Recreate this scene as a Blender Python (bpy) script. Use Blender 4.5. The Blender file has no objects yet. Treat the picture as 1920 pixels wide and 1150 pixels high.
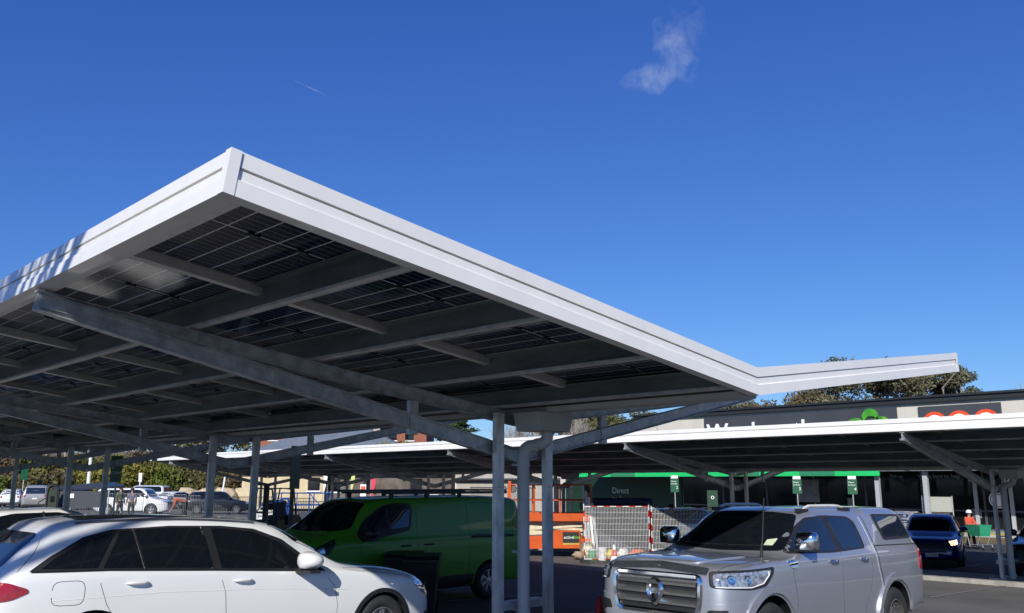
import bpy, bmesh, math, random
from math import sin, cos, tan, pi, radians as R, sqrt, atan2
from mathutils import Vector as V, Matrix as M
from mathutils.bvhtree import BVHTree
from mathutils.geometry import delaunay_2d_cdt
S = bpy.context.scene
COL = S.collection
# ---------------------------------------------------------------- camera, sky, sun
# world axes: X runs across the canopies (away to the right), Y runs along them (away to the left)
YAW, PITCH = 45.583, 11.436
cd = bpy.data.cameras.new('camera'); cam = bpy.data.objects.new('camera', cd); COL.objects.link(cam)
cd.sensor_width = 36; cd.lens = 36 * 1624.3 / 1920; cd.clip_end = 3000; cd.clip_start = .05
cam.location = (0, 0, 2.15); cam.rotation_euler = (R(90 + PITCH), R(-.06), R(YAW - 90)); S.camera = cam
SUN_T = V((1.45, .95, -1)).normalized()
EL = math.asin(-SUN_T.z)
W = bpy.data.worlds.new('World'); S.world = W; W.use_nodes = True
nt = W.node_tree; nt.nodes.clear()
def N(nt, t, **k):
    n = nt.nodes.new(t)
    for a, b in k.items():
        if a.startswith('i_'):
            n.inputs[a[2:].replace('_', ' ')].default_value = b
        else: setattr(n, a, b)
    return n
out = N(nt, 'ShaderNodeOutputWorld'); bg = N(nt, 'ShaderNodeBackground'); bg.inputs[1].default_value = .105
sky = N(nt, 'ShaderNodeTexSky', sky_type='NISHITA', sun_disc=False, sun_elevation=EL,
        sun_rotation=atan2(-SUN_T.x, -SUN_T.y), altitude=700, air_density=1.0, dust_density=.25, ozone_density=2.6)
tc = N(nt, 'ShaderNodeTexCoord')
# a wisp of cloud and a short vapour trail, fixed to directions in the sky
def math_(nt, op, a, b=None, c=None, clamp=False):
    n = N(nt, 'ShaderNodeMath', operation=op, use_clamp=clamp)
    for i, v in enumerate((a, b, c)):
        if v is None: continue
        if isinstance(v, (int, float)): n.inputs[i].default_value = v
        else: nt.links.new(v, n.inputs[i])
    return n.outputs[0]
# the camera's rendering of a clear winter sky: per-channel response on the sky colour
sps = N(nt, 'ShaderNodeSeparateColor'); cmb = N(nt, 'ShaderNodeCombineColor'); nt.links.new(sky.outputs[0], sps.inputs[0])
for i_, (k_, p_) in enumerate(((.49, 1.14), (.665, 1.0), (.99, .71))):
    v_ = math_(nt, 'MULTIPLY', math_(nt, 'POWER', math_(nt, 'MULTIPLY', sps.outputs[i_], .105), p_), k_ / .105)
    nt.links.new(v_, cmb.inputs[i_])
def dot_(nt, vec, d):
    n = N(nt, 'ShaderNodeVectorMath', operation='DOT_PRODUCT'); nt.links.new(vec, n.inputs[0]); n.inputs[1].default_value = d
    return n.outputs['Value']
def cloud(cdir, udir, ru, rv, noise_scale, thr, gain, op, warp=.02):
    c = V(cdir).normalized(); u = V(udir); u = (u - u.dot(c) * c).normalized(); v = c.cross(u)
    vec = tc.outputs['Generated']
    ns = N(nt, 'ShaderNodeTexNoise'); ns.inputs['Scale'].default_value = noise_scale; ns.inputs['Detail'].default_value = 6
    nt.links.new(vec, ns.inputs['Vector'])
    w = math_(nt, 'MULTIPLY', math_(nt, 'SUBTRACT', ns.outputs[0], .5), warp)
    x = math_(nt, 'ADD', dot_(nt, vec, u), w); y = math_(nt, 'SUBTRACT', dot_(nt, vec, v), w)
    q = math_(nt, 'ADD', math_(nt, 'POWER', math_(nt, 'ABSOLUTE', math_(nt, 'DIVIDE', x, ru)), 2.),
              math_(nt, 'POWER', math_(nt, 'ABSOLUTE', math_(nt, 'DIVIDE', y, rv)), 2.))
    e = math_(nt, 'SUBTRACT', 1, q, clamp=True)
    n2 = N(nt, 'ShaderNodeTexNoise'); n2.inputs['Scale'].default_value = noise_scale * 2.2; n2.inputs['Detail'].default_value = 8
    n2.inputs['Roughness'].default_value = .62; n2.inputs['Distortion'].default_value = .25
    nt.links.new(vec, n2.inputs['Vector'])
    m = math_(nt, 'MULTIPLY', math_(nt, 'SUBTRACT', n2.outputs[0], thr, clamp=True), gain)
    front = math_(nt, 'GREATER_THAN', dot_(nt, vec, c), 0)
    return math_(nt, 'MULTIPLY', math_(nt, 'MULTIPLY', math_(nt, 'MULTIPLY', math_(nt, 'POWER', e, .8), m, clamp=True), op), front)
def pixdir(px, py):
    y, p = R(YAW), R(PITCH)
    r = V((sin(y), -cos(y), 0)); F = V((cos(y) * cos(p), sin(y) * cos(p), sin(p))); U = V((-cos(y) * sin(p), -sin(y) * sin(p), cos(p)))
    return (F + r * (px - 960) / 1624.3 - U * (py - 575) / 1624.3).normalized()
# directions of the wisp (two lobes) and the trail in the sky
lobes = [cloud(pixdir(1268, 95), pixdir(1290, 120) - pixdir(1258, 60), .040, .020, 17, .34, 3.6, .27, .05),
         cloud(pixdir(1228, 135), pixdir(1275, 118) - pixdir(1190, 150), .042, .018, 17, .34, 3.6, .27, .05),
         cloud(pixdir(1300, 48), pixdir(1318, 70) - pixdir(1290, 20), .034, .020, 20, .40, 3.5, .12, .05),
         cloud(pixdir(582, 166), pixdir(610, 179) - pixdir(553, 152), .021, .0009, 60, .3, 3.0, .22, 0.0)]
m = math_(nt, 'MAXIMUM', math_(nt, 'MAXIMUM', lobes[0], lobes[1]), math_(nt, 'MAXIMUM', lobes[2], lobes[3]))
mx = N(nt, 'ShaderNodeMixRGB'); nt.links.new(m, mx.inputs[0]); nt.links.new(cmb.outputs[0], mx.inputs[1]); mx.inputs[2].default_value = (6.2, 6.8, 8.2, 1)
nt.links.new(mx.outputs[0], bg.inputs[0]); nt.links.new(bg.outputs[0], out.inputs[0])
sl = bpy.data.lights.new('sun', 'SUN'); sl.energy = 5.0; sl.angle = R(.53); sl.color = (1, .955, .88)
so = bpy.data.objects.new('sun', sl); COL.objects.link(so); so.rotation_euler = SUN_T.to_track_quat('-Z', 'Y').to_euler(); so.location = (-20, -10, 30)
S.view_settings.view_transform = 'Standard'; S.view_settings.look = 'None'; S.view_settings.exposure = 0; S.view_settings.gamma = 1
try: S.cycles.max_bounces = 6; S.cycles.caustics_reflective = False; S.cycles.caustics_refractive = False
except Exception: pass
random.seed(7)
# ---------------------------------------------------------------- materials
MATS = {}
def mat(name, col, rough=.6, metal=0, coat=0, noise=0, nscale=8, bump=0, bscale=40, spec=.5, alt=None, emit=0, stretch=None, rvar=0, thr=(.35, .65)):
    if name in MATS: return MATS[name]
    m = bpy.data.materials.new(name); m.use_nodes = True; t = m.node_tree; b = t.nodes['Principled BSDF']
    col = tuple(col) + ((1,) if len(col) == 3 else ())
    b.inputs['Base Color'].default_value = col; b.inputs['Roughness'].default_value = rough; b.inputs['Metallic'].default_value = metal
    b.inputs['Coat Weight'].default_value = coat; b.inputs['Coat Roughness'].default_value = .03; b.inputs['Specular IOR Level'].default_value = spec
    tcn = N(t, 'ShaderNodeTexCoord'); mp = N(t, 'ShaderNodeMapping'); t.links.new(tcn.outputs['Object'], mp.inputs[0])
    if stretch: mp.inputs['Scale'].default_value = stretch
    if noise or alt:
        n = N(t, 'ShaderNodeTexNoise'); n.inputs['Scale'].default_value = nscale; n.inputs['Detail'].default_value = 6; n.inputs['Roughness'].default_value = .6
        t.links.new(mp.outputs[0], n.inputs['Vector'])
        cr = N(t, 'ShaderNodeValToRGB'); cr.color_ramp.elements[0].position = thr[0]; cr.color_ramp.elements[1].position = thr[1]
        c2 = tuple(alt) + (1,) if alt else tuple(min(1, c * (1 + noise)) for c in col[:3]) + (1,)
        c1 = col if alt else tuple(c * (1 - noise) for c in col[:3]) + (1,)
        cr.color_ramp.elements[0].color = c1; cr.color_ramp.elements[1].color = c2
        t.links.new(n.outputs[0], cr.inputs[0]); t.links.new(cr.outputs[0], b.inputs['Base Color'])
        if rvar:
            t.links.new(math_(t, 'MULTIPLY_ADD', n.outputs[0], rvar, rough - rvar * .5), b.inputs['Roughness'])
    if bump:
        n = N(t, 'ShaderNodeTexNoise'); n.inputs['Scale'].default_value = bscale; n.inputs['Detail'].default_value = 5
        t.links.new(mp.outputs[0], n.inputs['Vector']); bp = N(t, 'ShaderNodeBump'); bp.inputs['Strength'].default_value = bump
        bp.inputs['Distance'].default_value = .02; t.links.new(n.outputs[0], bp.inputs['Height']); t.links.new(bp.outputs[0], b.inputs['Normal'])
    if emit: b.inputs['Emission Color'].default_value = col; b.inputs['Emission Strength'].default_value = emit
    MATS[name] = m; return m
FASC = mat('white_painted_steel', (.79, .775, .735), .36, noise=.035, nscale=2.2, coat=.25, stretch=(1, 1, .35), bump=.03, bscale=3, rvar=.15)
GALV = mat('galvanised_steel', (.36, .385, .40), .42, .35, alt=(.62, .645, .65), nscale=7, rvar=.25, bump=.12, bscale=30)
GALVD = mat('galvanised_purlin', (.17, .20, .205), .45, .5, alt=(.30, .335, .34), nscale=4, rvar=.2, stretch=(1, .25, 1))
GALVP = mat('galvanised_post', (.48, .48, .47), .36, .25, alt=(.78, .78, .76), nscale=9, rvar=.3, bump=.1, bscale=30, stretch=(1, 1, .35))
GALVL = mat('lit_flange_steel', (.55, .56, .55), .5, .3, noise=.15, nscale=6)  # paler than the purlin web: light bounced from below painted into the colour
ALU = mat('aluminium_rail', (.72, .71, .65), .5, .15, noise=.08)
PVC = mat('grey_downpipe_paint', (.46, .47, .48), .45, noise=.05, nscale=4)
GUT = mat('grey_gutter', (.42, .42, .40), .5, noise=.07, nscale=3)
BLK = mat('black_plastic', (.018, .018, .02), .45, noise=.15)
RUB = mat('rubber', (.02, .02, .021), .8, bump=.3, bscale=60, noise=.2)
CHR = mat('chrome', (.78, .79, .8), .08, 1.0, noise=.03)
GLS = mat('dark_glass', (.006, .008, .012), .03, spec=.6, noise=.1)
GLS2 = mat('tinted_glass', (.012, .02, .035), .02, spec=1.0, noise=.1)
LAMP = mat('headlight_lens', (.30, .33, .38), .06, .35, coat=1, noise=.6, nscale=25)
LAMPC = mat('headlight_clear', (.62, .66, .72), .05, .6, coat=1, noise=.3, nscale=20)
REDL = mat('red_lens', (.33, .008, .01), .1, coat=1, noise=.25, nscale=14)
ORL = mat('lit_lamp', (1, .72, .38), .2, emit=2.5)
RIM = mat('alloy_rim', (.42, .43, .45), .3, .8, noise=.1)
RIMD = mat('steel_rim', (.10, .095, .09), .5, .5, alt=(.2, .17, .15), nscale=20)
SEAM = mat('panel_gap', (.03, .03, .035), .7, noise=.1)
PLATE = mat('number_plate', (.75, .75, .70), .4, noise=.05)
INK = mat('black_letters', (.01, .01, .012), .5, noise=.05)
WHT = mat('white_paint', (.78, .78, .77), .45, noise=.05, nscale=5)
WHTL = mat('white_letters', (.85, .85, .85), .5, noise=.02)
GRN = mat('green_sign', (.003, .085, .034), .45, noise=.1)
GRNB = mat('bright_green_awning', (.02, .52, .14), .45, noise=.06, nscale=1)
def grid_mat():
    m = bpy.data.materials.new('solar_cells'); m.use_nodes = True; t = m.node_tree; b = t.nodes['Principled BSDF']
    tcn = N(t, 'ShaderNodeTexCoord'); sp = N(t, 'ShaderNodeSeparateXYZ'); t.links.new(tcn.outputs['Object'], sp.inputs[0])
    def line(v, pitch, w, off=0.):
        f = math_(t, 'PINGPONG', math_(t, 'ADD', v, 50 * pitch + off), pitch / 2)
        return math_(t, 'LESS_THAN', f, w)
    x, y = sp.outputs[0], sp.outputs[1]
    l1 = line(x, .2117, .0055)                        # gaps between the cell columns
    l2 = math_(t, 'MULTIPLY', line(y, .0925, .0026), .45)  # half-cell gaps
    l3 = math_(t, 'LESS_THAN', math_(t, 'ABSOLUTE', y), .008)
    mm = math_(t, 'MAXIMUM', math_(t, 'MAXIMUM', l1, l2), l3)
    ns = N(t, 'ShaderNodeTexNoise'); ns.inputs['Scale'].default_value = 1.7; t.links.new(tcn.outputs['Object'], ns.inputs['Vector'])
    cr = N(t, 'ShaderNodeValToRGB'); cr.color_ramp.elements[0].color = (.005, .007, .030, 1); cr.color_ramp.elements[1].color = (.014, .018, .060, 1)
    t.links.new(ns.outputs[0], cr.inputs[0])
    mx = N(t, 'ShaderNodeMixRGB'); t.links.new(mm, mx.inputs[0]); t.links.new(cr.outputs[0], mx.inputs[1]); mx.inputs[2].default_value = (.85, .88, .92, 1)
    t.links.new(mx.outputs[0], b.inputs['Base Color']); b.inputs['Roughness'].default_value = .09; b.inputs['Specular IOR Level'].default_value = .30
    MATS['solar_cells'] = m; return m
CELL = grid_mat()
def paint(name, col, metal=0, rough=.35, noise=.02):
    return mat(name, col, rough, metal, coat=1, noise=noise, nscale=2)
# ---------------------------------------------------------------- mesh helpers
def mesh_obj(name, verts, faces, mats, parent=None, smooth=False, mi=None, angle=None, orig=None):
    me = bpy.data.meshes.new(name); me.from_pydata([tuple(v) for v in verts], [], faces)
    for m_ in (mats if isinstance(mats, (list, tuple)) else [mats]): me.materials.append(m_)
    if mi: me.polygons.foreach_set('material_index', mi)
    if smooth: me.polygons.foreach_set('use_smooth', [True] * len(faces))
    me.update()
    if smooth and angle: me.set_sharp_from_angle(angle=R(angle))
    o = bpy.data.objects.new(name, me); COL.objects.link(o)
    if parent is not None:
        o.parent = parent
    return o
def fixn(o):
    bm = bmesh.new(); bm.from_mesh(o.data); bmesh.ops.recalc_face_normals(bm, faces=bm.faces); bm.to_mesh(o.data); bm.free(); return o
class MB:
    def __init__(s, off=None): s.v = []; s.f = []; s.m = []; s.off = V(off) if off is not None else V((0, 0, 0))
    def add(s, vs, fs, mi=0):
        n = len(s.v); s.v += [V(v) - s.off for v in vs]; s.f += [tuple(i + n for i in f) for f in fs]; s.m += [mi] * len(fs); return s
    def box(s, x0, x1, y0, y1, z0, z1, mi=0, mx=None):
        vs = [V((x, y, z)) for x in (x0, x1) for y in (y0, y1) for z in (z0, z1)]
        if mx is not None: vs = [mx @ v for v in vs]
        return s.add(vs, [(0, 1, 3, 2), (4, 6, 7, 5), (0, 4, 5, 1), (2, 3, 7, 6), (0, 2, 6, 4), (1, 5, 7, 3)], mi)
    def prism(s, poly, d0, d1, fr=lambda p, d: (p[0], d, p[1]), mi=0):      # poly in a plane, swept from d0 to d1
        n = len(poly); vs = [fr(p, d0) for p in poly] + [fr(p, d1) for p in poly]
        fs = [tuple(range(n)), tuple(range(2 * n - 1, n - 1, -1))] + [(i, i + n, (i + 1) % n + n, (i + 1) % n) for i in range(n)]
        return s.add(vs, fs, mi)
    def bar(s, a, b, w, h, up=(0, 0, 1), mi=0):
        a, b = V(a), V(b); d = (b - a).normalized(); u = V(up); sx = d.cross(u)
        if sx.length < 1e-4: sx = d.cross(V((1, 0, 0)))
        sx.normalize(); u = sx.cross(d)
        vs = [p + sx * i * w / 2 + u * j * h / 2 for p in (a, b) for i in (-1, 1) for j in (-1, 1)]
        return s.add(vs, [(0, 1, 3, 2), (4, 6, 7, 5), (0, 4, 5, 1), (2, 3, 7, 6), (0, 2, 6, 4), (1, 5, 7, 3)], mi)
    def tube(s, pts, r, n=8, mi=0, caps=True):
        pts = [V(p) for p in pts]; rs = r if isinstance(r, (list, tuple)) else [r] * len(pts)
        k = len(pts); vs = []; prev = None
        for i, p in enumerate(pts):
            d = (pts[min(i + 1, k - 1)] - pts[max(i - 1, 0)]).normalized()
            if prev is None:
                a = d.orthogonal().normalized()
            else:
                a = (prev - prev.dot(d) * d).normalized()
            prev = a; b = d.cross(a)
            vs += [p + (a * cos(2 * pi * j / n) + b * sin(2 * pi * j / n)) * rs[i] for j in range(n)]
        fs = [(i * n + j, i * n + (j + 1) % n, (i + 1) * n + (j + 1) % n, (i + 1) * n + j) for i in range(k - 1) for j in range(n)]
        if caps: fs += [tuple(range(n - 1, -1, -1)), tuple((k - 1) * n + j for j in range(n))]
        return s.add(vs, fs, mi)
    def lathe(s, prof, n=24, mx=M(), mi=0):                                # prof (r, h) about local z
        vs = [mx @ V((r * cos(2 * pi * j / n), r * sin(2 * pi * j / n), h)) for r, h in prof for j in range(n)]; k = len(prof)
        fs = [(i * n + j, i * n + (j + 1) % n, (i + 1) * n + (j + 1) % n, (i + 1) * n + j) for i in range(k - 1) for j in range(n)]
        return s.add(vs, fs, mi)
    def build(s, name, mats, parent=None, smooth=False, angle=35):
        return mesh_obj(name, s.v, s.f, mats, parent, smooth, s.m, angle)
def tag(o, label=None, cat=None, group=None, kind=None):
    if label: o['label'] = label
    if cat: o['category'] = cat
    if group: o['group'] = group
    if kind: o['kind'] = kind
    return o
def empty(name, loc, label, cat, rz=0, group=None, ry=0, rx=0):
    o = bpy.data.objects.new(name, None); COL.objects.link(o); o.location = loc; o.rotation_euler = (rx, ry, rz); o.empty_display_size = .3
    return tag(o, label, cat, group)
def kids(o): return [c for c in bpy.data.objects if c.parent == o]
def copy_tree(o, parent=None):
    c = o.copy(); COL.objects.link(c); c.parent = parent
    for ch in kids(o): copy_tree(ch, c)
    return c
def text(s, size, m, parent, mx, name='lettering', ext=.002, align='LEFT', bold=0):
    cu = bpy.data.curves.new(name, 'FONT'); cu.body = s; cu.size = size; cu.extrude = ext; cu.align_x = align; cu.offset = bold
    o = bpy.data.objects.new(name, cu); COL.objects.link(o)
    dg = bpy.context.evaluated_depsgraph_get(); me = bpy.data.meshes.new_from_object(o.evaluated_get(dg)); bpy.data.objects.remove(o); bpy.data.curves.remove(cu)
    me.transform(mx); me.materials.clear(); me.materials.append(m); o = bpy.data.objects.new(name, me); COL.objects.link(o); o.parent = parent; return o
def face_x(loc):      # text plane facing -X (reads with +Y to the left)
    return M.Translation(loc) @ M(((0, 0, -1, 0), (-1, 0, 0, 0), (0, 1, 0, 0), (0, 0, 0, 1)))
def face_y(loc):      # facing -Y
    return M.Translation(loc) @ M(((1, 0, 0, 0), (0, 0, -1, 0), (0, 1, 0, 0), (0, 0, 0, 1)))
def interp(tab, x):
    if x <= tab[0][0]: return tab[0][1]
    for (a, p), (b, q) in zip(tab, tab[1:]):
        if x <= b: return p + (q - p) * (x - a) / (b - a)
    return tab[-1][1]
def pchip(tab):
    xs = [t[0] for t in tab]; ys = [t[1] for t in tab]; n = len(xs)
    h = [xs[i + 1] - xs[i] for i in range(n - 1)]; d = [(ys[i + 1] - ys[i]) / h[i] for i in range(n - 1)]
    m_ = [d[0]] + [0 if d[i - 1] * d[i] <= 0 else 2 * d[i - 1] * d[i] / (d[i - 1] + d[i]) for i in range(1, n - 1)] + [d[-1]]
    def f(x):
        if x <= xs[0]: return ys[0]
        if x >= xs[-1]: return ys[-1]
        i = max(k for k in range(n - 1) if xs[k] <= x); t = (x - xs[i]) / h[i]
        return (ys[i] * (1 + 2 * t) * (1 - t) ** 2 + m_[i] * h[i] * t * (1 - t) ** 2 + ys[i + 1] * t * t * (3 - 2 * t) + m_[i + 1] * h[i] * t * t * (t - 1))
    return f
def gz(a, b):
    z = interp([(-60, .45), (3, .36), (5, .26), (7.5, .10), (11, 0), (19, -.27), (25.5, -.45), (45, -.6), (400, -.6)], a)
    z += min(.45, max(0, (b - 25) * .0065)) * min(1, max(0, (a - 5) / 15))
    return z
# ---------------------------------------------------------------- ground and setting
def sheet(name, a0, a1, b0, b1, m_, dz=0, na=1, nb=1, kind='structure'):
    av = [a0 + (a1 - a0) * i / na for i in range(na + 1)]; bv = [b0 + (b1 - b0) * i / nb for i in range(nb + 1)]
    vs = [(a, b, gz(a, b) + dz) for a in av for b in bv]; fs = [(i * (nb + 1) + j, (i + 1) * (nb + 1) + j, (i + 1) * (nb + 1) + j + 1, i * (nb + 1) + j + 1) for i in range(na) for j in range(nb)]
    o = mesh_obj(name, vs, fs, m_, smooth=True); 
    if kind: o['kind'] = kind
    return o
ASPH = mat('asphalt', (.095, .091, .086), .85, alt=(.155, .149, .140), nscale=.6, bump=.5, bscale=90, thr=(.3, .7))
ASPD = mat('shade_asphalt', (.030, .031, .034), .85, alt=(.050, .050, .051), nscale=.7, bump=.5, bscale=90, thr=(.3, .7))  # darker copy of the asphalt, with the canopies' shade put into its colour
def ground():
    av = sorted(set([-400, -200, -100, -60, -30, -10, 0, 3, 5, 7.5, 9, 11, 15, 19, 22, 25.5, 30, 35, 45, 60, 80, 110, 150, 250, 400, 900]))
    bv = [-400, -200, -100, -50, -20, 0, 10, 20, 25, 30, 40, 50, 60, 70, 80, 94.2, 110, 150, 250, 400, 900]
    vs = [(a, b, gz(a, b)) for a in av for b in bv]; nb = len(bv)
    fs = [(i * nb + j, (i + 1) * nb + j, (i + 1) * nb + j + 1, i * nb + j + 1) for i in range(len(av) - 1) for j in range(nb - 1)]
    tag(mesh_obj('ground', vs, fs, ASPH, smooth=True), 'dark asphalt of the car park, falling gently away', 'ground', kind='structure')
ground()
sheet('bay_shade_sheet', 6.2, 19.2, 7.4, 60, ASPD, .004, 8, 24); sheet('bay_shade_sheet', 26.75, 43.5, -8, 47, ASPD, .004, 6, 12)  # dark sheets over the ground that deepen the canopy shade by colour
LINE = mat('worn_line_paint', (.62, .62, .60), .7, alt=(.2, .2, .2), nscale=9, thr=(.25, .42))
def strip_mb(mb, p, q, w, dz=.010, seg=6):
    p, q = V(p), V(q); d = (q - p); n = V((-d.y, d.x)).normalized() * w / 2
    for k in range(seg):
        a = p + d * k / seg; b = p + d * (k + 1) / seg
        mb.add([(c.x, c.y, gz(c.x, c.y) + dz) for c in (a - n, b - n, b + n, a + n)], [(0, 1, 2, 3)])
mb = MB()
for i in range(-2, 16):
    b = 2.15 + 2.62 * i
    strip_mb(mb, (2.6, b), (13.6, b), .09, seg=8)
    strip_mb(mb, (20.2, b + .3), (25.2, b + .3), .09, seg=8); strip_mb(mb, (26.6, b + .3), (31.6, b + .3), .09, seg=8)
mb.build('bay_markings', LINE); o = bpy.data.objects['bay_markings']; tag(o, 'white painted parking bay lines on the asphalt', 'road marking', kind='structure')
CONC = mat('concrete', (.36, .35, .33), .85, alt=(.46, .45, .42), nscale=2, bump=.3, bscale=50)
KERB = mat('kerb_concrete', (.42, .40, .36), .85, alt=(.27, .255, .23), nscale=3.5, bump=.3, bscale=30)
def slab(name, a0, a1, b0, b1, h, m_, label, cat, n=12):
    mb = MB()
    for k in range(n):
        u, v = b0 + (b1 - b0) * k / n, b0 + (b1 - b0) * (k + 1) / n; z = min(gz(a0, u), gz(a1, u))
        mb.box(a0, a1, u, v - (.006 if k < n - 1 else 0), z - .1, max(gz(a0, u), gz(a1, u)) + h)
    return tag(mb.build(name, m_), label, cat, kind='structure')
slab('kerb_island', 25.0, 26.75, 6.3, 46, .11, KERB, 'concrete kerb strip under the posts of the far canopy', 'kerb', 30)
slab('kerb_island', 25.0, 26.4, -4, 6.29, .07, KERB, 'low concrete strip right of the near post of the far canopy', 'kerb', 5)
slab('pavement', 49.2, 53.2, -12, 48, .12, CONC, 'pale concrete pavement in front of the shop windows', 'pavement', 20)
YEL = mat('yellow_line_paint', (.62, .40, .06), .7, alt=(.42, .28, .07), nscale=4)
mb = MB()
for i in range(9): strip_mb(mb, (44.4 + i * .5, 12.2), (44.4 + i * .5, 19.5), .16, .010, 3)
strip_mb(mb, (44.2, 12.2), (48.7, 12.2), .16, .014, 3); strip_mb(mb, (44.2, 19.5), (48.7, 19.5), .16, .014, 3)
tag(mb.build('yellow_hatching', YEL), 'yellow hatched no-parking lines in front of the shop entrance', 'road marking', kind='structure')
mb = MB(); mb.box(49.3, 50.6, 14.5, 17.2, gz(50, 15) + .124, gz(50, 15) + .130)
tag(mb.build('tactile_paving', mat('yellow_tactile', (.75, .5, .05), .7, noise=.1)), 'yellow tactile paving at the kerb ramp', 'pavement', kind='structure')
# ---------------------------------------------------------------- solar canopy
AL = R(7.4148); SA, CA, TA = sin(AL), cos(AL), tan(AL)
WG, TH = 6.0, .2886
def canopy(av, b0, b1, zv, frames, label, chord_far=True, rows_parts=13, right_parts=True, gfun=gz, rain=(0,)):
    g = gfun(av, b0); root = empty('solar_canopy', (av, b0, g), label, 'solar canopy'); off = (av, b0, g)
    P = lambda s, u, n, b: V((av + s * u * CA - s * n * SA, b, zv + u * SA + n * CA))
    prof = [(.012, 0), (.012, .105), (-.004, .117), (-.004, .175), (-.03, .175), (-.03, .190), (.004, .190), (.004, TH), (-.10, TH), (-.10, TH - .01), (-.045, TH - .01), (-.045, .012), (-.10, .012), (-.10, 0)]
    def fascia(fn, lo, hi):
        n = len(prof); mb = MB(off); vs = [fn(lo(p), p) for p in prof] + [fn(hi(p), p) for p in prof]
        mb.add(vs, [tuple(range(n)), tuple(range(2 * n - 1, n - 1, -1))] + [(i, i + n, (i + 1) % n + n, (i + 1) % n) for i in range(n)])
        fixn(mb.build('fascia', FASC, root))
    for s in (-1, 1):
        for bb, sg in ((b0, -1), (b1, 1)):
            fascia(lambda u, p: P(s, u, p[1], bb + sg * p[0]), lambda p: p[1] * TA, lambda p: WG + p[0] * .9)
        # eave fascia, a full-length run
        fascia(lambda b, p: P(s, WG + p[0], p[1], b), lambda p: b0 - p[0] * .9 + .002, lambda p: b1 + p[0] * .9 - .002)
        for bb, sg in ((b0, -1), (b1, 1)):
            mb = MB(off)
            for (u0, u1, q0, q1) in ((WG - .055, WG + .017, .013, .017), (WG + .013, WG + .017, -.055, .013)):
                vs = [P(s, u, n, bb + sg * q) for u in (u0, u1) for q in (q0, q1) for n in (-.002, TH - .002)]
                mb.add(vs, [(0, 1, 3, 2), (4, 6, 7, 5), (0, 4, 5, 1), (2, 3, 7, 6), (0, 2, 6, 4), (1, 5, 7, 3)])
            mb.build('corner_trim', FASC, root)
        # soffit angle along the eave and the end
        mb = MB(off); vs = [P(s, u, n, b) for u in (WG - .16, WG - .101) for b in (b0 + .1, b1 - .1) for n in (.001, .012)]
        mb.add(vs, [(0, 1, 3, 2), (4, 6, 7, 5), (0, 4, 5, 1), (2, 3, 7, 6), (0, 2, 6, 4), (1, 5, 7, 3)]); mb.build('soffit_angle', ALU, root)
        for u in (4.50, 3.10, 1.70, .34):
            mb = MB(off)
            for (ua, ub, na, nb_) in ((u, u + .012, 0, .232), (u + .012, u + .075, 0, .010), (u - .03, u + .10, .232, .242), (u + .065, u + .075, .010, .028)):
                vs = [P(s, x, n, b) for x in (ua, ub) for b in (b0 + .11, b1 - .11) for n in (na, nb_)]
                mb.add(vs, [(0, 1, 3, 2), (4, 6, 7, 5), (0, 4, 5, 1), (2, 3, 7, 6), (0, 2, 6, 4), (1, 5, 7, 3)], 1 if nb_ < .03 else 0)
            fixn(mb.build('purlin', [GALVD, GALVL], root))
        nr = round((b1 - b0) / 2.34)
        pitch = (b1 - b0) / nr
        for k in range(1, nr):
            mb = MB(off); b = b0 + pitch * k
            vs = [P(s, u, n, bb) for u in (.455, WG - .12) for bb in (b - .045, b + .045) for n in (.165, .2446)]
            mb.add(vs, [(0, 1, 3, 2), (4, 6, 7, 5), (0, 4, 5, 1), (2, 3, 7, 6), (0, 2, 6, 4), (1, 5, 7, 3)]); mb.build('panel_rail', ALU if right_parts else GALVD, root)
        # panels
        rest = []
        for k in range(nr):
            for u in (5.22, 3.83, 2.43, 1.04):
                c = P(s, u, .245 + .018, b0 + pitch * (k + .5))
                mx = M.Translation(c - V(off)) @ M.Rotation(-s * AL, 4, 'Y')
                if (s < 0 and k < rows_parts) or (s > 0 and right_parts and k < 12):
                    global PANEL
                    o = bpy.data.objects.new('solar_panel', PANEL); COL.objects.link(o); o.parent = root; o.matrix_local = mx
                    if k == 0 and s < 0 and u > 5: pass
                else: rest.append(mx)
        if rest:
            vs, fs, mi = [], [], []
            for mx in rest:
                n0 = len(vs); vs += [mx @ v.co for v in PANEL.vertices]
                for p in PANEL.polygons: fs.append(tuple(i + n0 for i in p.vertices)); mi.append(1 if p.material_index else 0)
            o = mesh_obj('solar_panel', vs, fs, [mat('dark_cells_far', (.008, .01, .02), .2, noise=.3), ALU], root, mi=mi); o['kind'] = 'stuff'
    # valley gutter
    mb = MB(off)
    mb.prism([(av - .19, zv + .04), (av - .15, zv - .02), (av + .15, zv - .02), (av + .19, zv + .04)], b0 + .12, b1 - .12)
    fixn(mb.build('gutter', GUT, root))
    mb = MB(off)
    k = b0 + 1.4
    while k < b1 - 1: mb.box(av - .155, av + .155, k, k + .03, zv - .027, zv - .0205); k += 1.9
    mb.build('gutter_strap', GUT, root)
    mb = MB(off); mb.prism([(av - .45, zv + .05 + .20), (av, zv + .19), (av + .45, zv + .25), (av + .45, zv + .26), (av, zv + .20), (av - .45, zv + .26)], b0 + .12, b1 - .12); fixn(mb.build('valley_tray', GALVD, root))
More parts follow.
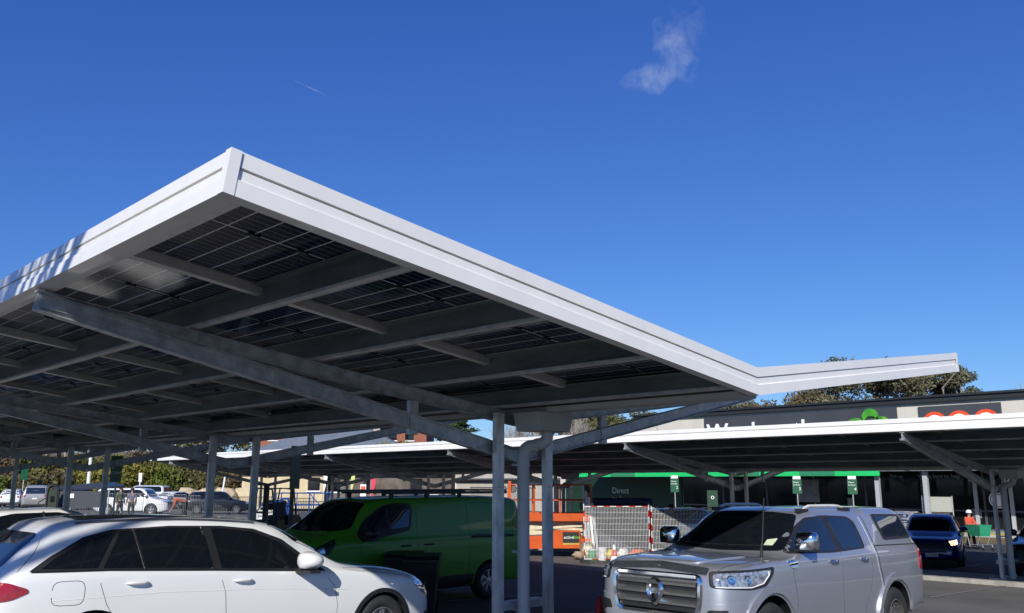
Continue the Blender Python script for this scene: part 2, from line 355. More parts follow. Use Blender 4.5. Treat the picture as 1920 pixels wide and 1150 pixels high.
    # frames
    for fi, fb in enumerate(frames):
        gp = gfun(av, fb)
        for s in (-1, 1):
            def chord(nm, x0, zt0, x1, zt1, dep, dy=0):
                mb = MB(off); A = V((av + s * x0, fb + dy, zt0 - dep / 2)); B = V((av + s * x1, fb + dy, zt1 - dep / 2)); mb.bar(A, B, .012, dep)
                dz = V((0, 0, dep / 2 - .005)); mb.bar(A + dz, B + dz, .11, .010); mb.bar(A - dz, B - dz, .11, .010)
                if fi < 3:
                    for t_ in (.12, .17, .22):
                        for e in (-.25, .25):
                            c = A.lerp(B, t_) + V((0, -.006, e * dep))
                            mb.lathe([(0, .014), (.012, .014), (.014, 0)], 6, M.Translation(c) @ M.Rotation(R(90), 4, 'X'))
                return fixn(mb.build(nm, GALV, root))
            chord('upper_chord', .02, zv - .012, 5.90, zv - .012 + 5.88 * TA - .002, .15)
            chord('lower_chord', .0, zv - .47, 5.93, zv + 5.93 * TA - .022, .175, -.017)
            mb = MB(off); mb.box(av + s * 1.75 - .06, av + s * 1.75 + .06, fb - .035, fb + .035, zv - .34, zv + .06); mb.build('web_post', GALV, root)
            # post: closed section with a slot face
            x = av + s * .45; mb = MB(off); mb.box(x - .068, x + .068, fb - .150, fb - .076, gp - .05, zv - .02)
            for zz in (zv - .62, zv - .40, zv - .95, zv - 1.1):
                mb.lathe([(0, .012), (.016, .012), (.018, 0)], 6, M.Translation((x, fb - .151, zz)) @ M.Rotation(R(90), 4, 'X'))
            fixn(mb.build('post', GALVP, root))
            mb = MB(off); mb.box(x - .15, x + .15, fb - .20, fb + .18, gp - .04, gp + .13 if av > 20 else gp + .02)
            for i in (-1, 1):
                for j in (-1, 1): mb.lathe([(.015, 0), (.015, .06), (0, .06)], 6, M.Translation((x + i * .11, fb + j * .15, gp + (.13 if av > 20 else .02))))
            mb.build('base_plate', GALV, root)
        mb = MB(off); mb.box(av - .37, av + .37, fb - .10, fb + .03, gp + .50, gp + .60); mb.build('tie_bar', GALV, root)
        if fi in rain:
            mb = MB(off); bb = fb - .45
            top = [(-.28, -.24), (.34, -.24), (.42, -.12), (.42, .24), (-.28, .24)]; zt, zb_ = zv - .02, zv - .25
            vs = [(av + x, bb + y, zt) for x, y in top] + [(av + x * .88, bb + y * .88, zb_) for x, y in top]
            mb.add(vs, [(0, 1, 2, 3, 4), (9, 8, 7, 6, 5)] + [(i, i + 5, (i + 1) % 5 + 5, (i + 1) % 5) for i in range(5)]); fixn(mb.build('rainhead', GUT, root))
            mb = MB(off); q = fb - .26; pts = [(av + .10, bb, zb_ + .02), (av + .10, bb, zb_ - .06)]
            for t_ in range(1, 7): a_ = t_ / 6 * pi / 2; pts.append((av + .10 - .10 * (1 - cos(a_)), bb + (q - bb) * .5 * (1 - cos(a_)), zb_ - .06 - .10 * sin(a_)))
            pts.append((av - .03, (bb + q) / 2, zb_ - .175))
            for t_ in range(0, 7): a_ = t_ / 6 * pi / 2; pts.append((av - .05 - .10 * sin(a_), q - (q - bb) * .3 * (1 - sin(a_)), zb_ - .18 - .12 * (1 - cos(a_))))
            pts.append((av - .15, q, gp)); mb.tube(pts, .078, 14); mb.build('downpipe', PVC, root, smooth=True)
            for zz in (zb_ - .42, gp + 1.2, gp + .5):
                mb = MB(off); mb.lathe([(.080, -.02), (.086, -.02), (.086, .02), (.080, .02)], 14, M.Translation((av - .15, q, zz))); mb.box(av - .15, av - .10, q, fb - .05, zz - .015, zz + .015); mb.build('pipe_bracket', PVC, root)
    return root
def make_panel():
    mb = MB(); x, y = .652, 1.148
    mb.box(-x + .012, x - .012, -y + .012, y - .012, -.006, .004, 0)
    for (a, b, c, d) in ((-x, x, -y, -y + .012), (-x, x, y - .012, y), (-x, -x + .012, -y + .012, y - .012), (x - .012, x, -y + .012, y - .012)): mb.box(a, b, c, d, -.018, .014, 1)
    for (a, b, c, d) in ((-x + .012, -x + .030, -y, y), (x - .030, x - .012, -y, y)): mb.box(a, b, c + .012, d - .012, -.018, -.016, 1)
    for xx in (-.42, 0, .42): mb.box(xx - .045, xx + .045, -.025, .025, -.022, -.006, 2)
    mb.tube([(.045, 0, -.018), (.2, .01, -.02), (.375, 0, -.018)], .004, 5, 2); mb.tube([(.42, .02, -.018), (.50, .25, -.03), (.60, .33, -.02)], .004, 5, 2)
    o = mb.build('solar_panel', [CELL, ALU, BLK]); me = o.data; bpy.data.objects.remove(o); return me
PANEL = make_panel()
canopy(8.132, 4.64, 35.2, 3.033, [8.2, 16.15, 24.1, 32.05], 'large white-edged V-shaped solar carport canopy in the foreground, seen from below', rain=(0,))
canopy(26.0, -6.4, 49.4, 2.50, [.05, 7.95, 15.85, 23.75, 31.65, 39.55, 47.0], 'second solar carport canopy behind, between the silver ute and the shop', rows_parts=24, right_parts=False, rain=(1, 3, 5))
# ---------------------------------------------------------------- vehicles
def rounded(poly, r=.03, k=3):
    out_ = []; n = len(poly)
    for i in range(n):
        p = V(poly[i]); a = V(poly[i - 1]); b = V(poly[(i + 1) % n]); da = (a - p); db = (b - p)
        q = min(r, da.length * .45, db.length * .45); s0 = p + da.normalized() * q; s1 = p + db.normalized() * q
        for t in range(k + 1): t /= k; out_.append(s0 * (1 - t) ** 2 + p * 2 * t * (1 - t) + s1 * t * t)
    return out_
def inside(p, poly):
    c = False; j = len(poly) - 1
    for i in range(len(poly)):
        a, b = poly[i], poly[j]
        if (a[1] > p[1]) != (b[1] > p[1]) and p[0] < (b[0] - a[0]) * (p[1] - a[1]) / (b[1] - a[1]) + a[0]: c = not c
        j = i
    return c
class Car:
    def __init__(c, L, H, top, belt, plan, zb, wt, w, wheels, rw, ra, body_mat, ng=84):
        c.L = L; c.h = L / 2; c.w = w; c.wheels = wheels; c.rw = rw
        T, B, PL, ZB, WT = pchip(top), pchip(belt), pchip(plan), pchip(zb), pchip(wt)
        xs = [0, .004, .015, .04, .08] + [.08 + (L - .16) * i / ng for i in range(1, ng)] + [L - .08, L - .04, L - .015, L - .004, L]
        vs = []; rows = []
        for s in xs:
            e = min(s, L - s); q = sqrt(max(0, 1 - (1 - min(1, e / .10)) ** 2)) if e < .10 else 1
            zt = T(s); bl = min(B(s), zt - .035); b0 = ZB(s); ww = w * PL(s) * (.95 + .05 * q); zm = (zt + b0) / 2; kk = .965 + .035 * q
            zt = zm + (zt - zm) * kk; b0 = zm + (b0 - zm) * kk; bl = min(bl, zt - .03); p = max(0, min(1, (zt - bl) / .36)); tw = WT(s) * (.95 + .05 * q)
            C = [(0, b0), (.78 * ww, b0), (.95 * ww, b0 + .05), (.992 * ww, b0 + .36 * (bl - b0)), (ww, b0 + .62 * (bl - b0)), (.985 * ww, bl - .075), (.958 * ww, bl - .008)]
            g = (.87 * ww * (1 - p) + tw * p, zt - .022 * (1 - p) - .075 * p)
            mid = ((C[-1][0] + g[0]) / 2 + .012 * p, (C[-1][1] + g[1]) / 2)
            C += [mid, g, (.70 * ww * (1 - p) + (tw - .11) * p, zt - .008 - .014 * p), (.38 * ww, zt - .004 * (1 + p)), (0, zt)]
            # smooth resample
            pts = []
            for i in range(len(C) - 1):
                p0, p1, p2, p3 = [V(C[max(0, min(len(C) - 1, k))]) for k in (i - 1, i, i + 1, i + 2)]
                nn = 4 if i not in (0, 10) else 3
                for t in range(nn):
                    t /= nn
                    m1 = (p2 - p0) * .5; m2 = (p3 - p1) * .5; d = (p2 - p1).length
                    if m1.length > d: m1 = m1.normalized() * d
                    if m2.length > d: m2 = m2.normalized() * d
                    pts.append(p1 * (2 * t ** 3 - 3 * t * t + 1) + m1 * (t ** 3 - 2 * t * t + t) + p2 * (-2 * t ** 3 + 3 * t * t) + m2 * (t ** 3 - t * t))
            pts.append(V(C[-1])); full = [(-p[0], p[1]) for p in pts[::-1]] + [(p[0], p[1]) for p in pts[1:-1]]
            rows.append(len(vs)); vs += [V((s - c.h, y, z)) for y, z in full]
        n = rows[1]; fs = [(i * n + j, (i + 1) * n + j, (i + 1) * n + (j + 1) % n, i * n + (j + 1) % n) for i in range(len(xs) - 1) for j in range(n)]
        fs += [tuple(range(n)), tuple((len(xs) - 1) * n + j for j in range(n - 1, -1, -1))]
        c.vs, c.fs = vs, fs; c.bvh = BVHTree.FromPolygons(vs, fs); c.bm = body_mat; c.ra = ra
    def place(c, name, label, cat, loc, rz, ry=0, group=None):
        c.root = empty(name, loc, label, cat, rz, group, ry)
        body = mesh_obj('body', c.vs, c.fs, [c.bm, BLK], c.root, smooth=True); fixn(body)
        mb = MB()
        for (x, r_) in ((c.wheels[0], c.ra), (c.wheels[1], c.ra)):
            for sg in (-1, 1):
                y0, y1 = sorted((sg * (c.w + .1), sg * (c.w - .34)))
                mx = M.Translation((x - c.h, y0, c.rw)) @ M.Rotation(R(-90), 4, 'X')
                k = 36; vs = [mx @ V((r_ * cos(2 * pi * j / k), r_ * sin(2 * pi * j / k), h)) for h in (0, y1 - y0) for j in range(k)]
                mb.add(vs, [tuple(range(k - 1, -1, -1)), tuple(range(k, 2 * k))] + [(j, (j + 1) % k, (j + 1) % k + k, j + k) for j in range(k)], 1)
        cut = mb.build('cut', [c.bm, BLK]); fixn(cut); cut.parent = c.root
        md = body.modifiers.new('b', 'BOOLEAN'); md.operation = 'DIFFERENCE'; md.object = cut; md.solver = 'EXACT'
        bpy.context.view_layer.update(); dg = bpy.context.evaluated_depsgraph_get(); me = bpy.data.meshes.new_from_object(body.evaluated_get(dg))
        body.modifiers.clear(); body.data = me; bpy.data.objects.remove(cut)
        me.polygons.foreach_set('use_smooth', [True] * len(me.polygons)); me.set_sharp_from_angle(angle=R(38)); c.body = body
        return c.root
    def proj(c, kind, u, v, sg=1):
        if kind == 'side': o, d = V((u, sg * 3, v)), V((0, -sg, 0))
        elif kind == 'front': o, d = V((5, u, v)), V((-1, 0, 0))
        elif kind == 'rear': o, d = V((-5, u, v)), V((1, 0, 0))
        elif kind == 'top': o, d = V((u, v, 4)), V((0, 0, -1))
        elif kind == 'fdiag': o, d = V((3.2, sg * 3.2, 0)) + V((-.7071, sg * .7071, 0)) * u + V((0, 0, v)), V((-.7071, -sg * .7071, 0))
        elif kind == 'rdiag': o, d = V((-3.2, sg * 3.2, 0)) + V((.7071, sg * .7071, 0)) * u + V((0, 0, v)), V((.7071, -sg * .7071, 0))
        hit = c.bvh.ray_cast(o, d)
        if hit[0] is None:
            q = c.bvh.find_nearest(o + d * 2.4); return q[0], q[1]
        n = hit[1]
        if n.dot(d) > 0: n = -n
        return hit[0], n
    def patch(c, name, kind, poly, m, off=.004, thick=0, r=.03, res=.06, sg=1, parent=None, raw=False):
        P_ = [V(p) for p in (poly if raw else rounded(poly, r))]
        B = []
        for i, p in enumerate(P_):
            q = P_[(i + 1) % len(P_)]; k = max(1, int((q - p).length / res))
            B += [p.lerp(q, t / k) for t in range(k)]
        x0, x1 = min(p.x for p in B), max(p.x for p in B); y0, y1 = min(p.y for p in B), max(p.y for p in B); I = []
        nx, ny = int((x1 - x0) / res), int((y1 - y0) / res)
        for i in range(1, nx + 1):
            for j in range(1, ny + 1):
                p = V((x0 + (x1 - x0) * i / (nx + 1), y0 + (y1 - y0) * j / (ny + 1)))
                if inside(p, B) and min((p - b).length for b in B) > res * .35: I.append(p)
        nb = len(B); res_ = delaunay_2d_cdt(B + I, [], [list(range(nb))], 1, 1e-6)
        v2, _, f2 = res_[0], res_[1], res_[2]
        vs = []; nr = []
        for p in v2: h, n = c.proj(kind, p.x, p.y, sg); vs.append(h + n * off); nr.append(n)
        fs = [tuple(f) for f in f2]; ref = nr[0]
        if fs:
            a, b, d = [vs[i] for i in fs[0]]
            if (b - a).cross(d - a).dot(nr[fs[0][0]]) < 0: fs = [f[::-1] for f in fs]
        # skirt down to the body so the patch has an edge
        ed = {}
        for f in fs:
            for i in range(len(f)): ed[(f[i], f[(i + 1) % len(f)])] = 1
        n0 = len(vs); bd = [e for e in ed if (e[1], e[0]) not in ed]; mp = {}
        for e in bd:
            for i in e:
                if i not in mp: mp[i] = len(vs); vs.append(vs[i] - nr[i] * (off + thick + .012))
            fs.append((e[1], e[0], mp[e[0]], mp[e[1]]))
        o = mesh_obj(name, vs, fs, m, parent or c.root, smooth=True, angle=50); return o
    def line(c, name, kind, pts, m, r=.004, off=.0, sg=1, n=6, res=.08, closed=False, parent=None, sep=None):
        pts = [V(p) for p in pts]; out_ = []
        if closed: pts = pts + [pts[0]]
        for p, q in zip(pts, pts[1:]):
            k = max(1, int((q - p).length / res)); out_ += [p.lerp(q, t / k) for t in range(k)]
        out_.append(pts[-1]); w_ = []
        for p in out_: h, nn = c.proj(kind, p.x, p.y, sg); w_.append(h + nn * off)
        mb = MB(); mb.tube(w_, r, n); return mb.build(name, m, parent or c.root, smooth=True)
    def wheel(c, x, sg, rim, spokes=5, tw=.24, r=None, inset=.02):
        r = r or c.rw; y = sg * (c.w - inset); prof = [(r * .60, tw / 2 - .02), (r * .66, tw / 2), (r * .86, tw / 2 + .008), (r * .965, tw / 2 - .02), (r, tw / 2 - .05), (r, -tw / 2 + .05), (r * .965, -tw / 2 + .02), (r * .66, -tw / 2)]
        mx = M.Translation((x - c.h, y - sg * tw / 2, r)) @ M.Rotation(R(-90 * sg), 4, 'X')
        mb = MB(); mb.lathe(prof, 32, mx); t = mb.build('wheel', RUB, c.root, smooth=True, angle=60)
        mb = MB(); q = r * .62
        mb.lathe([(q, tw / 2 - .012), (q * .94, tw / 2 - .004), (q * .90, tw / 2 - .03), (q * .88, -tw / 2 + .04), (0, -tw / 2 + .04)], 28, mx)
        if spokes:
            for k in range(spokes):
                a = 2 * pi * k / spokes + .3
                for d_ in ((-.10, .10) if spokes < 7 else (0,)):
                    m2 = mx @ M.Rotation(a + d_, 4, 'Z'); mb.box(.03, q * .93, -.018, .018, tw / 2 - .055, tw / 2 - .02, mx=m2)
            mb.lathe([(.07, tw / 2 - .05), (.06, tw / 2 - .014), (0, tw / 2 - .010)], 14, mx)
        else:
            mb.lathe([(q * .90, tw / 2 - .04), (q * .72, tw / 2 - .05), (q * .60, tw / 2 - .025), (q * .34, tw / 2 - .03), (q * .30, tw / 2 + .0), (0, tw / 2 + .005)], 28, mx)
        o = mb.build('rim', rim, t, smooth=True, angle=30)
        if not spokes:
            mb = MB()
            for k in range(10):
                a = 2 * pi * k / 10; m2 = mx @ M.Rotation(a, 4, 'Z') @ M.Translation((q * .665, 0, tw / 2 - .036)); mb.lathe([(.018, -.02), (.018, .004), (0, .004)], 10, m2)
            mb.build('vent_hole', INK, t)
        return t
    def mirror(c, x, z, sg, m, s=1.0, cap=BLK, box=False):
        h, n = c.proj('side', x, z, sg); mb = MB(); y = h.y
        vs = []; K = 12
        prof = [(0, .45), (.03, .85), (.09, 1.0), (.15, .97), (.20, .80), (.215, .0)]
        for (d, k) in prof:
            for j in range(K):
                a = 2 * pi * j / K + .26; e_ = .45 if box else .75; ca = math.copysign(abs(cos(a)) ** e_, cos(a)); sa = math.copysign(abs(sin(a)) ** e_, sin(a))
                tp = 1 - (0 if box else .35) * (sg * 0 + (ca > 0)) * abs(ca); vs.append(V((x - .06 * s + d * s * .80, y + sg * (.16 * s) + sg * .115 * s * k * ca, z + .035 * s + (.095 if box else .075) * s * k * sa * tp)))
        n_ = len(prof); fs = [(i * K + j, i * K + (j + 1) % K, (i + 1) * K + (j + 1) % K, (i + 1) * K + j) for i in range(n_ - 1) for j in range(K)] + [tuple(range(K - 1, -1, -1))]
        o = mesh_obj('door_mirror', vs, fs, m, c.root, smooth=True); fixn(o)
        mb = MB(); mb.bar((x + .02, y - sg * .03, z - .05 * s), (x, y + sg * .13 * s, z - .035 * s), .07 * s, .035 * s); mb.bar((x + .03, y + sg * .05, z - .055 * s), (x + .03, y + sg * .26 * s, z - .045 * s), .10 * s, .03)
        mb.build('mirror_arm', cap, o)
        return o
    def handle(c, x, z, sg, m, l=.2):
        a, n = c.proj('side', x - l / 2, z, sg); b, _ = c.proj('side', x + l / 2, z, sg); mb = MB(); o_ = n * .028
        K = 8; pts = []
        for t in range(K + 1):
            u = t / K; pts.append(a.lerp(b, u) + n * (.006 + .034 * sin(pi * min(1, max(0, u))) ** .45))
        mb.tube(pts, [.006] + [.0145] * (K - 1) + [.006], 8); h = mb.build('door_handle', m, c.root, smooth=True)
        return h
    def plate(c, s, kind='front', z=.5, m=PLATE, w=.37):
        d = 1 if kind == 'front' else -1; h, n = c.proj(kind, 0, z); x = h.x + d * .02
        mb = MB(); mb.box(min(x, x - d * .03), max(x, x - d * .03), -w / 2, w / 2, z - .055, z + .055); o = mb.build('number_plate', m, c.root)
        if s:
            mx = M.Translation((x + d * .001, -d * w * .44, z - .03)) @ M(((0, 0, d, 0), (d, 0, 0, 0), (0, 1, 0, 0), (0, 0, 0, 1)))
            text(s, .085, INK, o, mx)
        return o
def seam(c, pts, sg, kind='side', r=.0032, m=None): c.line('panel_seam', kind, pts, m or SEAM, r=r, off=-.0008, sg=sg, n=5)
# ---- white estate car in the foreground
L = 5.0
WHITE = paint('white_car_paint', (.80, .80, .79), 0, .3, .01)
def estate():
    F = lambda v: v - L / 2
    c = Car(L, 1.50, [(0, .62), (.04, .93), (.13, 1.06), (.40, 1.33), (.60, 1.465), (.95, 1.505), (1.7, 1.525), (2.4, 1.505), (2.75, 1.465), (3.1, 1.32), (3.60, 1.045), (3.80, 1.005), (4.3, .965), (4.65, .89), (4.84, .79), (4.95, .64), (L, .50)],
            [(0, .90), (.3, 1.02), (1.2, 1.045), (2.4, 1.02), (3.4, .97), (3.7, .945), (4.6, .82), (L, .6)],
            [(0, .80), (.06, .88), (.3, .955), (.9, .995), (2.2, 1), (3.7, .985), (4.35, .955), (4.75, .86), (4.93, .72), (L, .60)],
            [(0, .36), (.3, .25), (.8, .19), (4.2, .19), (4.8, .2), (L, .24)], [(0, .60), (.6, .60), (1.6, .635), (2.6, .615), (3.4, .60), (L, .6)], 1*.905, (.90, 4.09), .335, .375, WHITE, ng=110)
    c.place('estate_car', 'glossy white estate car parked side-on in the foreground under the near canopy', 'car', (2.1 + L / 2, 9.32, .26), 0, R(1.9))
    for sg in (-1, 1):
        ws = [(.34, 1.045), (.52, 1.17), (.80, 1.33), (1.05, 1.395), (1.6, 1.43), (2.15, 1.43), (2.52, 1.40), (2.85, 1.29), (3.22, 1.03), (3.30, .965), (2.0, 1.015), (1.0, 1.045)]
        c.patch('window_trim', 'side', [(F(x), z) for x, z in ws], BLK, off=.003, r=.02, sg=sg)
        gl = [[(.44, 1.065), (.55, 1.15), (.82, 1.30), (1.08, 1.365), (.90, 1.065)], [(.95, 1.062), (1.13, 1.375), (1.24, 1.39), (1.31, 1.055)], [(1.335, 1.054), (1.265, 1.392), (1.6, 1.41), (1.92, 1.408), (1.99, 1.035)], [(2.09, 1.03), (2.03, 1.405), (2.2, 1.40), (2.5, 1.37), (2.80, 1.26), (3.16, 1.02), (3.2, .99)]]
        for g in gl: c.patch('side_window', 'side', [(F(x), z) for x, z in g], GLS, off=.0065, r=.012, sg=sg)
        c.line('chrome_strip', 'side', [(F(1.325), 1.05), (F(1.25), 1.40)], CHR, .005, .006, sg); c.line('chrome_strip', 'side', [(F(2.0), 1.03), (F(1.93), 1.42)], CHR, .007, .006, sg)
        c.line('chrome_strip', 'side', [(F(x), z) for x, z in [(.36, 1.04), (1.0, 1.042), (2.0, 1.012), (3.3, .962)]], mat('dark_chrome', (.25, .27, .3), .2, 1, noise=.05), .006, .004, sg)
        seam(c, [(F(.94), 1.04), (F(.93), .93), (F(1.0), .75), (F(1.1), .60), (F(1.28), .42), (F(1.32), .26)], sg); seam(c, [(F(2.06), 1.01), (F(2.14), .80), (F(2.17), .55), (F(2.16), .26)], sg)
        seam(c, [(F(3.27), .955), (F(3.42), .80), (F(3.47), .60), (F(3.46), .40), (F(3.42), .26)], sg)
        seam(c, [(F(1.32), .26), (F(3.42), .26)], sg)
        seam(c, [(F(.54), 1.44), (F(.49), 1.36), (F(.40), 1.20), (F(.26), 1.05), (F(.12), .98)], sg)
        seam(c, rounded([(F(.53), .96), (F(.80), .965), (F(.80), .76), (F(.53), .76)], .07), sg)
        seam(c, [(F(3.56), .985), (F(4.0), .955), (F(4.4), .905), (F(4.62), .84)], sg)
        for x in (1.26, 2.32): c.handle(F(x), .925 - (x - 1.26) * .018, sg, WHITE, .21)
        c.mirror(F(2.96), 1.04, sg, WHITE, 1.3)
        c.patch('tail_lamp', 'side', [(F(.02), .96), (F(.18), .965), (F(.34), .91), (F(.35), .88), (F(.22), .82), (F(.02), .79)], REDL, off=.008, r=.04, res=.04, sg=sg)
        c.patch('headlamp', 'side', [(F(4.55), .80), (F(4.68), .815), (F(4.82), .76), (F(4.90), .67), (F(4.88), .58), (F(4.77), .63), (F(4.64), .72)], LAMPC, off=.008, r=.03, res=.04, sg=sg)
        c.patch('headlamp', 'front', [(sg * .50, .60), (sg * .50, .70), (sg * .66, .76), (sg * .76, .70), (sg * .70, .58)], LAMPC, off=.008, r=.03, res=.05)
        c.line('roof_rail', 'top', [(F(.75), sg * .56), (F(1.6), sg * .585), (F(2.55), sg * .565)], mat('grey_rail', (.22, .24, .28), .3, .8, noise=.1), .013, .006)
        for x in (.90, 4.09): c.wheel(x, sg, RIM, 5, .23)
        for wx in (4.09,):
            pts = [(F(wx) + .37 * cos(R(t)), .335 + .37 * sin(R(t))) for t in range(-6, 187, 8)] + [(F(wx) + .425 * cos(R(t)), .335 + .415 * sin(R(t))) for t in range(186, -7, -8)]
            c.patch('wheel_arch_trim', 'side', pts, BLK, off=.010, sg=sg, raw=True, res=.05)
        c.patch('bumper_vent', 'fdiag', [(-1.5, .34), (-1.45, .46), (-1.1, .44), (-1.05, .36)], BLK, off=.004, r=.03, res=.05, sg=sg)
        c.line('character_line', 'side', [(F(.5), .80), (F(1.5), .83), (F(2.6), .81), (F(3.6), .76)], WHITE, .010, -.0075, sg)
    c.patch('windscreen', 'front', [(-.70, 1.05), (-.56, 1.44), (.56, 1.44), (.70, 1.05), (0, 1.03)], GLS, off=.004, r=.05)
    c.patch('rear_window', 'rear', [(-.64, 1.06), (-.53, 1.36), (.53, 1.36), (.64, 1.06)], GLS2, off=.004, r=.08)
    c.patch('roof_panel', 'top', [(F(.78), -.49), (F(.78), .49), (F(2.52), .47), (F(2.52), -.47)], mat('dark_roof_glass', (.03, .035, .045), .06, .0, coat=1, noise=.1), off=.004, r=.06)  # dark glossy panel over the middle of the white roof
    c.patch('grille', 'front', [(-.42, .42), (-.46, .62), (-.36, .70), (.36, .70), (.46, .62), (.42, .42)], BLK, off=.006, r=.05)
    c.plate('', 'front', .36); c.plate('', 'rear', .72)
    return c
estate()
# ---- silver dual-cab ute with canopy
SILV = paint('silver_car_paint', (.50, .52, .56), .7, .36, .02)
SILVD = paint('silver_canopy_paint', (.46, .48, .53), .65, .38, .02)
def ute():
    L = 5.2; g_ = lambda v: v - .30 if v > 1.0 else v * .70            # v measured back from the nose
    F = lambda v: L / 2 - g_(v); f2 = lambda tab: sorted([(L - g_(a), b) for a, b in tab])
    c = Car(L, 1.85, f2([(0, .98), (.02, 1.10), (.08, 1.165), (.35, 1.215), (1.0, 1.245), (1.50, 1.265), (1.62, 1.30), (2.15, 1.66), (2.40, 1.765), (2.7, 1.81), (3.3, 1.815), (3.85, 1.80), (4.0, 1.83), (4.9, 1.845), (5.15, 1.80), (5.28, 1.60), (5.42, 1.30), (5.48, 1.15), (5.5, 1.0)]),
            f2([(0, 1.06), (.6, 1.17), (1.5, 1.235), (2.5, 1.26), (3.8, 1.285), (5.3, 1.30), (5.5, 1.2)]),
            f2([(0, .73), (.04, .80), (.15, .875), (.45, .95), (.9, .995), (4.8, 1.0), (5.3, .97), (5.5, .93)]),
            f2([(0, .50), (.5, .34), (1.5, .33), (4.6, .38), (5.5, .50)]), f2([(0, .66), (2.2, .66), (3.7, .70), (4.0, .745), (5.5, .73)]), .955, (L - 4.06, L - .82), .395, .475, SILV, ng=120)
    c.place('silver_ute', 'silver dual-cab ute with a matching canopy and chrome grille, facing the camera', 'ute', (8.12 + L / 2, 6.02, .02), pi, R(-1.6))
    SF = lambda pts: [(F(a), b) for a, b in pts]
    for sg in (-1, 1):
        c.patch('window_trim', 'side', SF([(1.66, 1.285), (2.20, 1.60), (2.42, 1.685), (2.9, 1.715), (3.48, 1.705), (3.62, 1.65), (3.60, 1.31), (2.7, 1.275)]), BLK, off=.003, r=.06, sg=sg)
        g1 = c.patch('side_window', 'side', SF([(1.75, 1.305), (2.24, 1.575), (2.44, 1.655), (2.78, 1.68), (2.80, 1.295)]), GLS2, off=.0065, r=.05, sg=sg)
        c.patch('side_window', 'side', SF([(2.95, 1.30), (2.93, 1.685), (3.42, 1.675), (3.545, 1.62), (3.53, 1.325)]), GLS2, off=.0065, r=.05, sg=sg)
        w_ = c.patch('canopy_window', 'side', SF([(4.10, 1.735), (5.0, 1.735), (5.16, 1.42), (4.22, 1.40)]), BLK, off=.012, r=.06, sg=sg)
        c.patch('canopy_window_pane', 'side', SF([(4.16, 1.705), (4.975, 1.705), (5.10, 1.45), (4.26, 1.435)]), GLS2, off=.015, r=.05, sg=sg, parent=w_)
        c.line('canopy_seal', 'side', SF([(3.90, 1.335), (5.45, 1.335)]), SEAM, .009, -.002, sg)
        seam(c, SF([(3.86, 1.80), (3.88, 1.34), (3.90, 1.1), (3.98, .85), (4.0, .36)]), sg, r=.007); seam(c, SF([(3.80, 1.70), (3.82, 1.30), (3.86, 1.05), (3.93, .85), (3.95, .36)]), sg, r=.006, m=mat('bright_gap_edge', (.7, .72, .75), .3, .6, noise=.02))
        seam(c, SF([(2.72, 1.71), (2.86, 1.72)]), sg); seam(c, SF([(2.86, 1.70), (2.87, 1.29), (2.83, 1.1), (2.80, .8), (2.84, .38)]), sg)
        seam(c, SF([(1.62, 1.26), (1.60, 1.1), (1.66, .8), (1.66, .38)]), sg); seam(c, SF([(3.64, 1.66), (3.66, 1.28), (3.68, 1.05), (3.60, .85), (3.45, .62), (3.40, .38)]), sg)
        seam(c, rounded(SF([(4.02, 1.29), (4.2, 1.29), (4.2, 1.12), (4.02, 1.12)]), .03) * 1, sg, r=.001)
        for x in (2.60, 3.44):
            c.patch('handle_cup', 'side', SF([(x - .09, 1.15), (x - .09, 1.21), (x + .09, 1.21), (x + .09, 1.15)]), SILVD, off=.003, r=.03, sg=sg, res=.04); c.handle(F(x), 1.18, sg, CHR, .22)
        c.mirror(F(1.95), 1.385, sg, CHR, 1.15, box=True)
        # flared arches
        for wx in (1.12, 4.36):
            pts = [(F(wx) + .50 * cos(t * pi / 20), .395 + .50 * sin(t * pi / 20)) for t in range(0, 21)] + [(F(wx) + .59 * cos(t * pi / 20), .395 + .585 * sin(t * pi / 20)) for t in range(20, -1, -1)]
            c.patch('wheel_arch_flare', 'side', pts, SILV, off=.026, sg=sg, raw=True, res=.05)
            c.wheel(L - wx + .3, sg, RIMD, 0, .265, inset=.015)
        c.patch('headlamp_surround', 'fdiag', [(-1.36, .965), (-1.36, 1.125), (-.72, 1.155), (-.55, 1.165), (-.57, 1.09), (-.68, .97), (-.88, .94)], BLK, off=.006, r=.04, res=.04, sg=sg)
        hl = c.patch('headlamp', 'fdiag', [(-1.32, .985), (-1.32, 1.10), (-.76, 1.13), (-.60, 1.135), (-.63, 1.08), (-.72, 1.0), (-.88, .965)], LAMP, off=.010, r=.03, res=.04, sg=sg)
        for u in (-1.14, -.94): 
            hp, n = c.proj('fdiag', u, 1.045, sg); mb = MB(); q = n.to_track_quat('Z', 'Y').to_matrix().to_4x4(); mb.lathe([(.052, .008), (.048, .018), (.03, .012), (0, .020)], 18, M.Translation(hp) @ q); mb.build('projector', CHR, hl, smooth=True)
        c.line('lamp_strip', 'fdiag', [(-1.30, .975), (-.90, .965), (-.74, 1.0), (-.65, 1.08), (-.65, 1.12)], WHTL, .006, .014, sg, parent=hl, res=.04)
        c.patch('tail_lamp', 'rdiag', [(-1.10, .98), (-1.10, 1.27), (-1.03, 1.28), (-1.0, 1.0)], REDL, off=.010, r=.04, res=.04, sg=sg)
        # roof rail
        mb = MB(); pts = []
        for t in range(13):
            v = 2.48 + (3.72 - 2.48) * t / 12; h, n = c.proj('top', F(v), sg * .60); e = min(t, 12 - t); pts.append(h + V((0, 0, .006 + .045 * min(1, e / 1.6))))
        mb.tube(pts, [.012] + [.019] * 11 + [.012], 8); mb.build('roof_rail', ALU, c.root, smooth=True)
        for v in (2.52, 3.68):
            mb = MB(); h, n = c.proj('top', F(v), sg * .60); mb.box(h.x - .13, h.x + .13, h.y - .025, h.y + .025, h.z - .01, h.z + .038); mb.build('rail_foot', BLK, c.root)
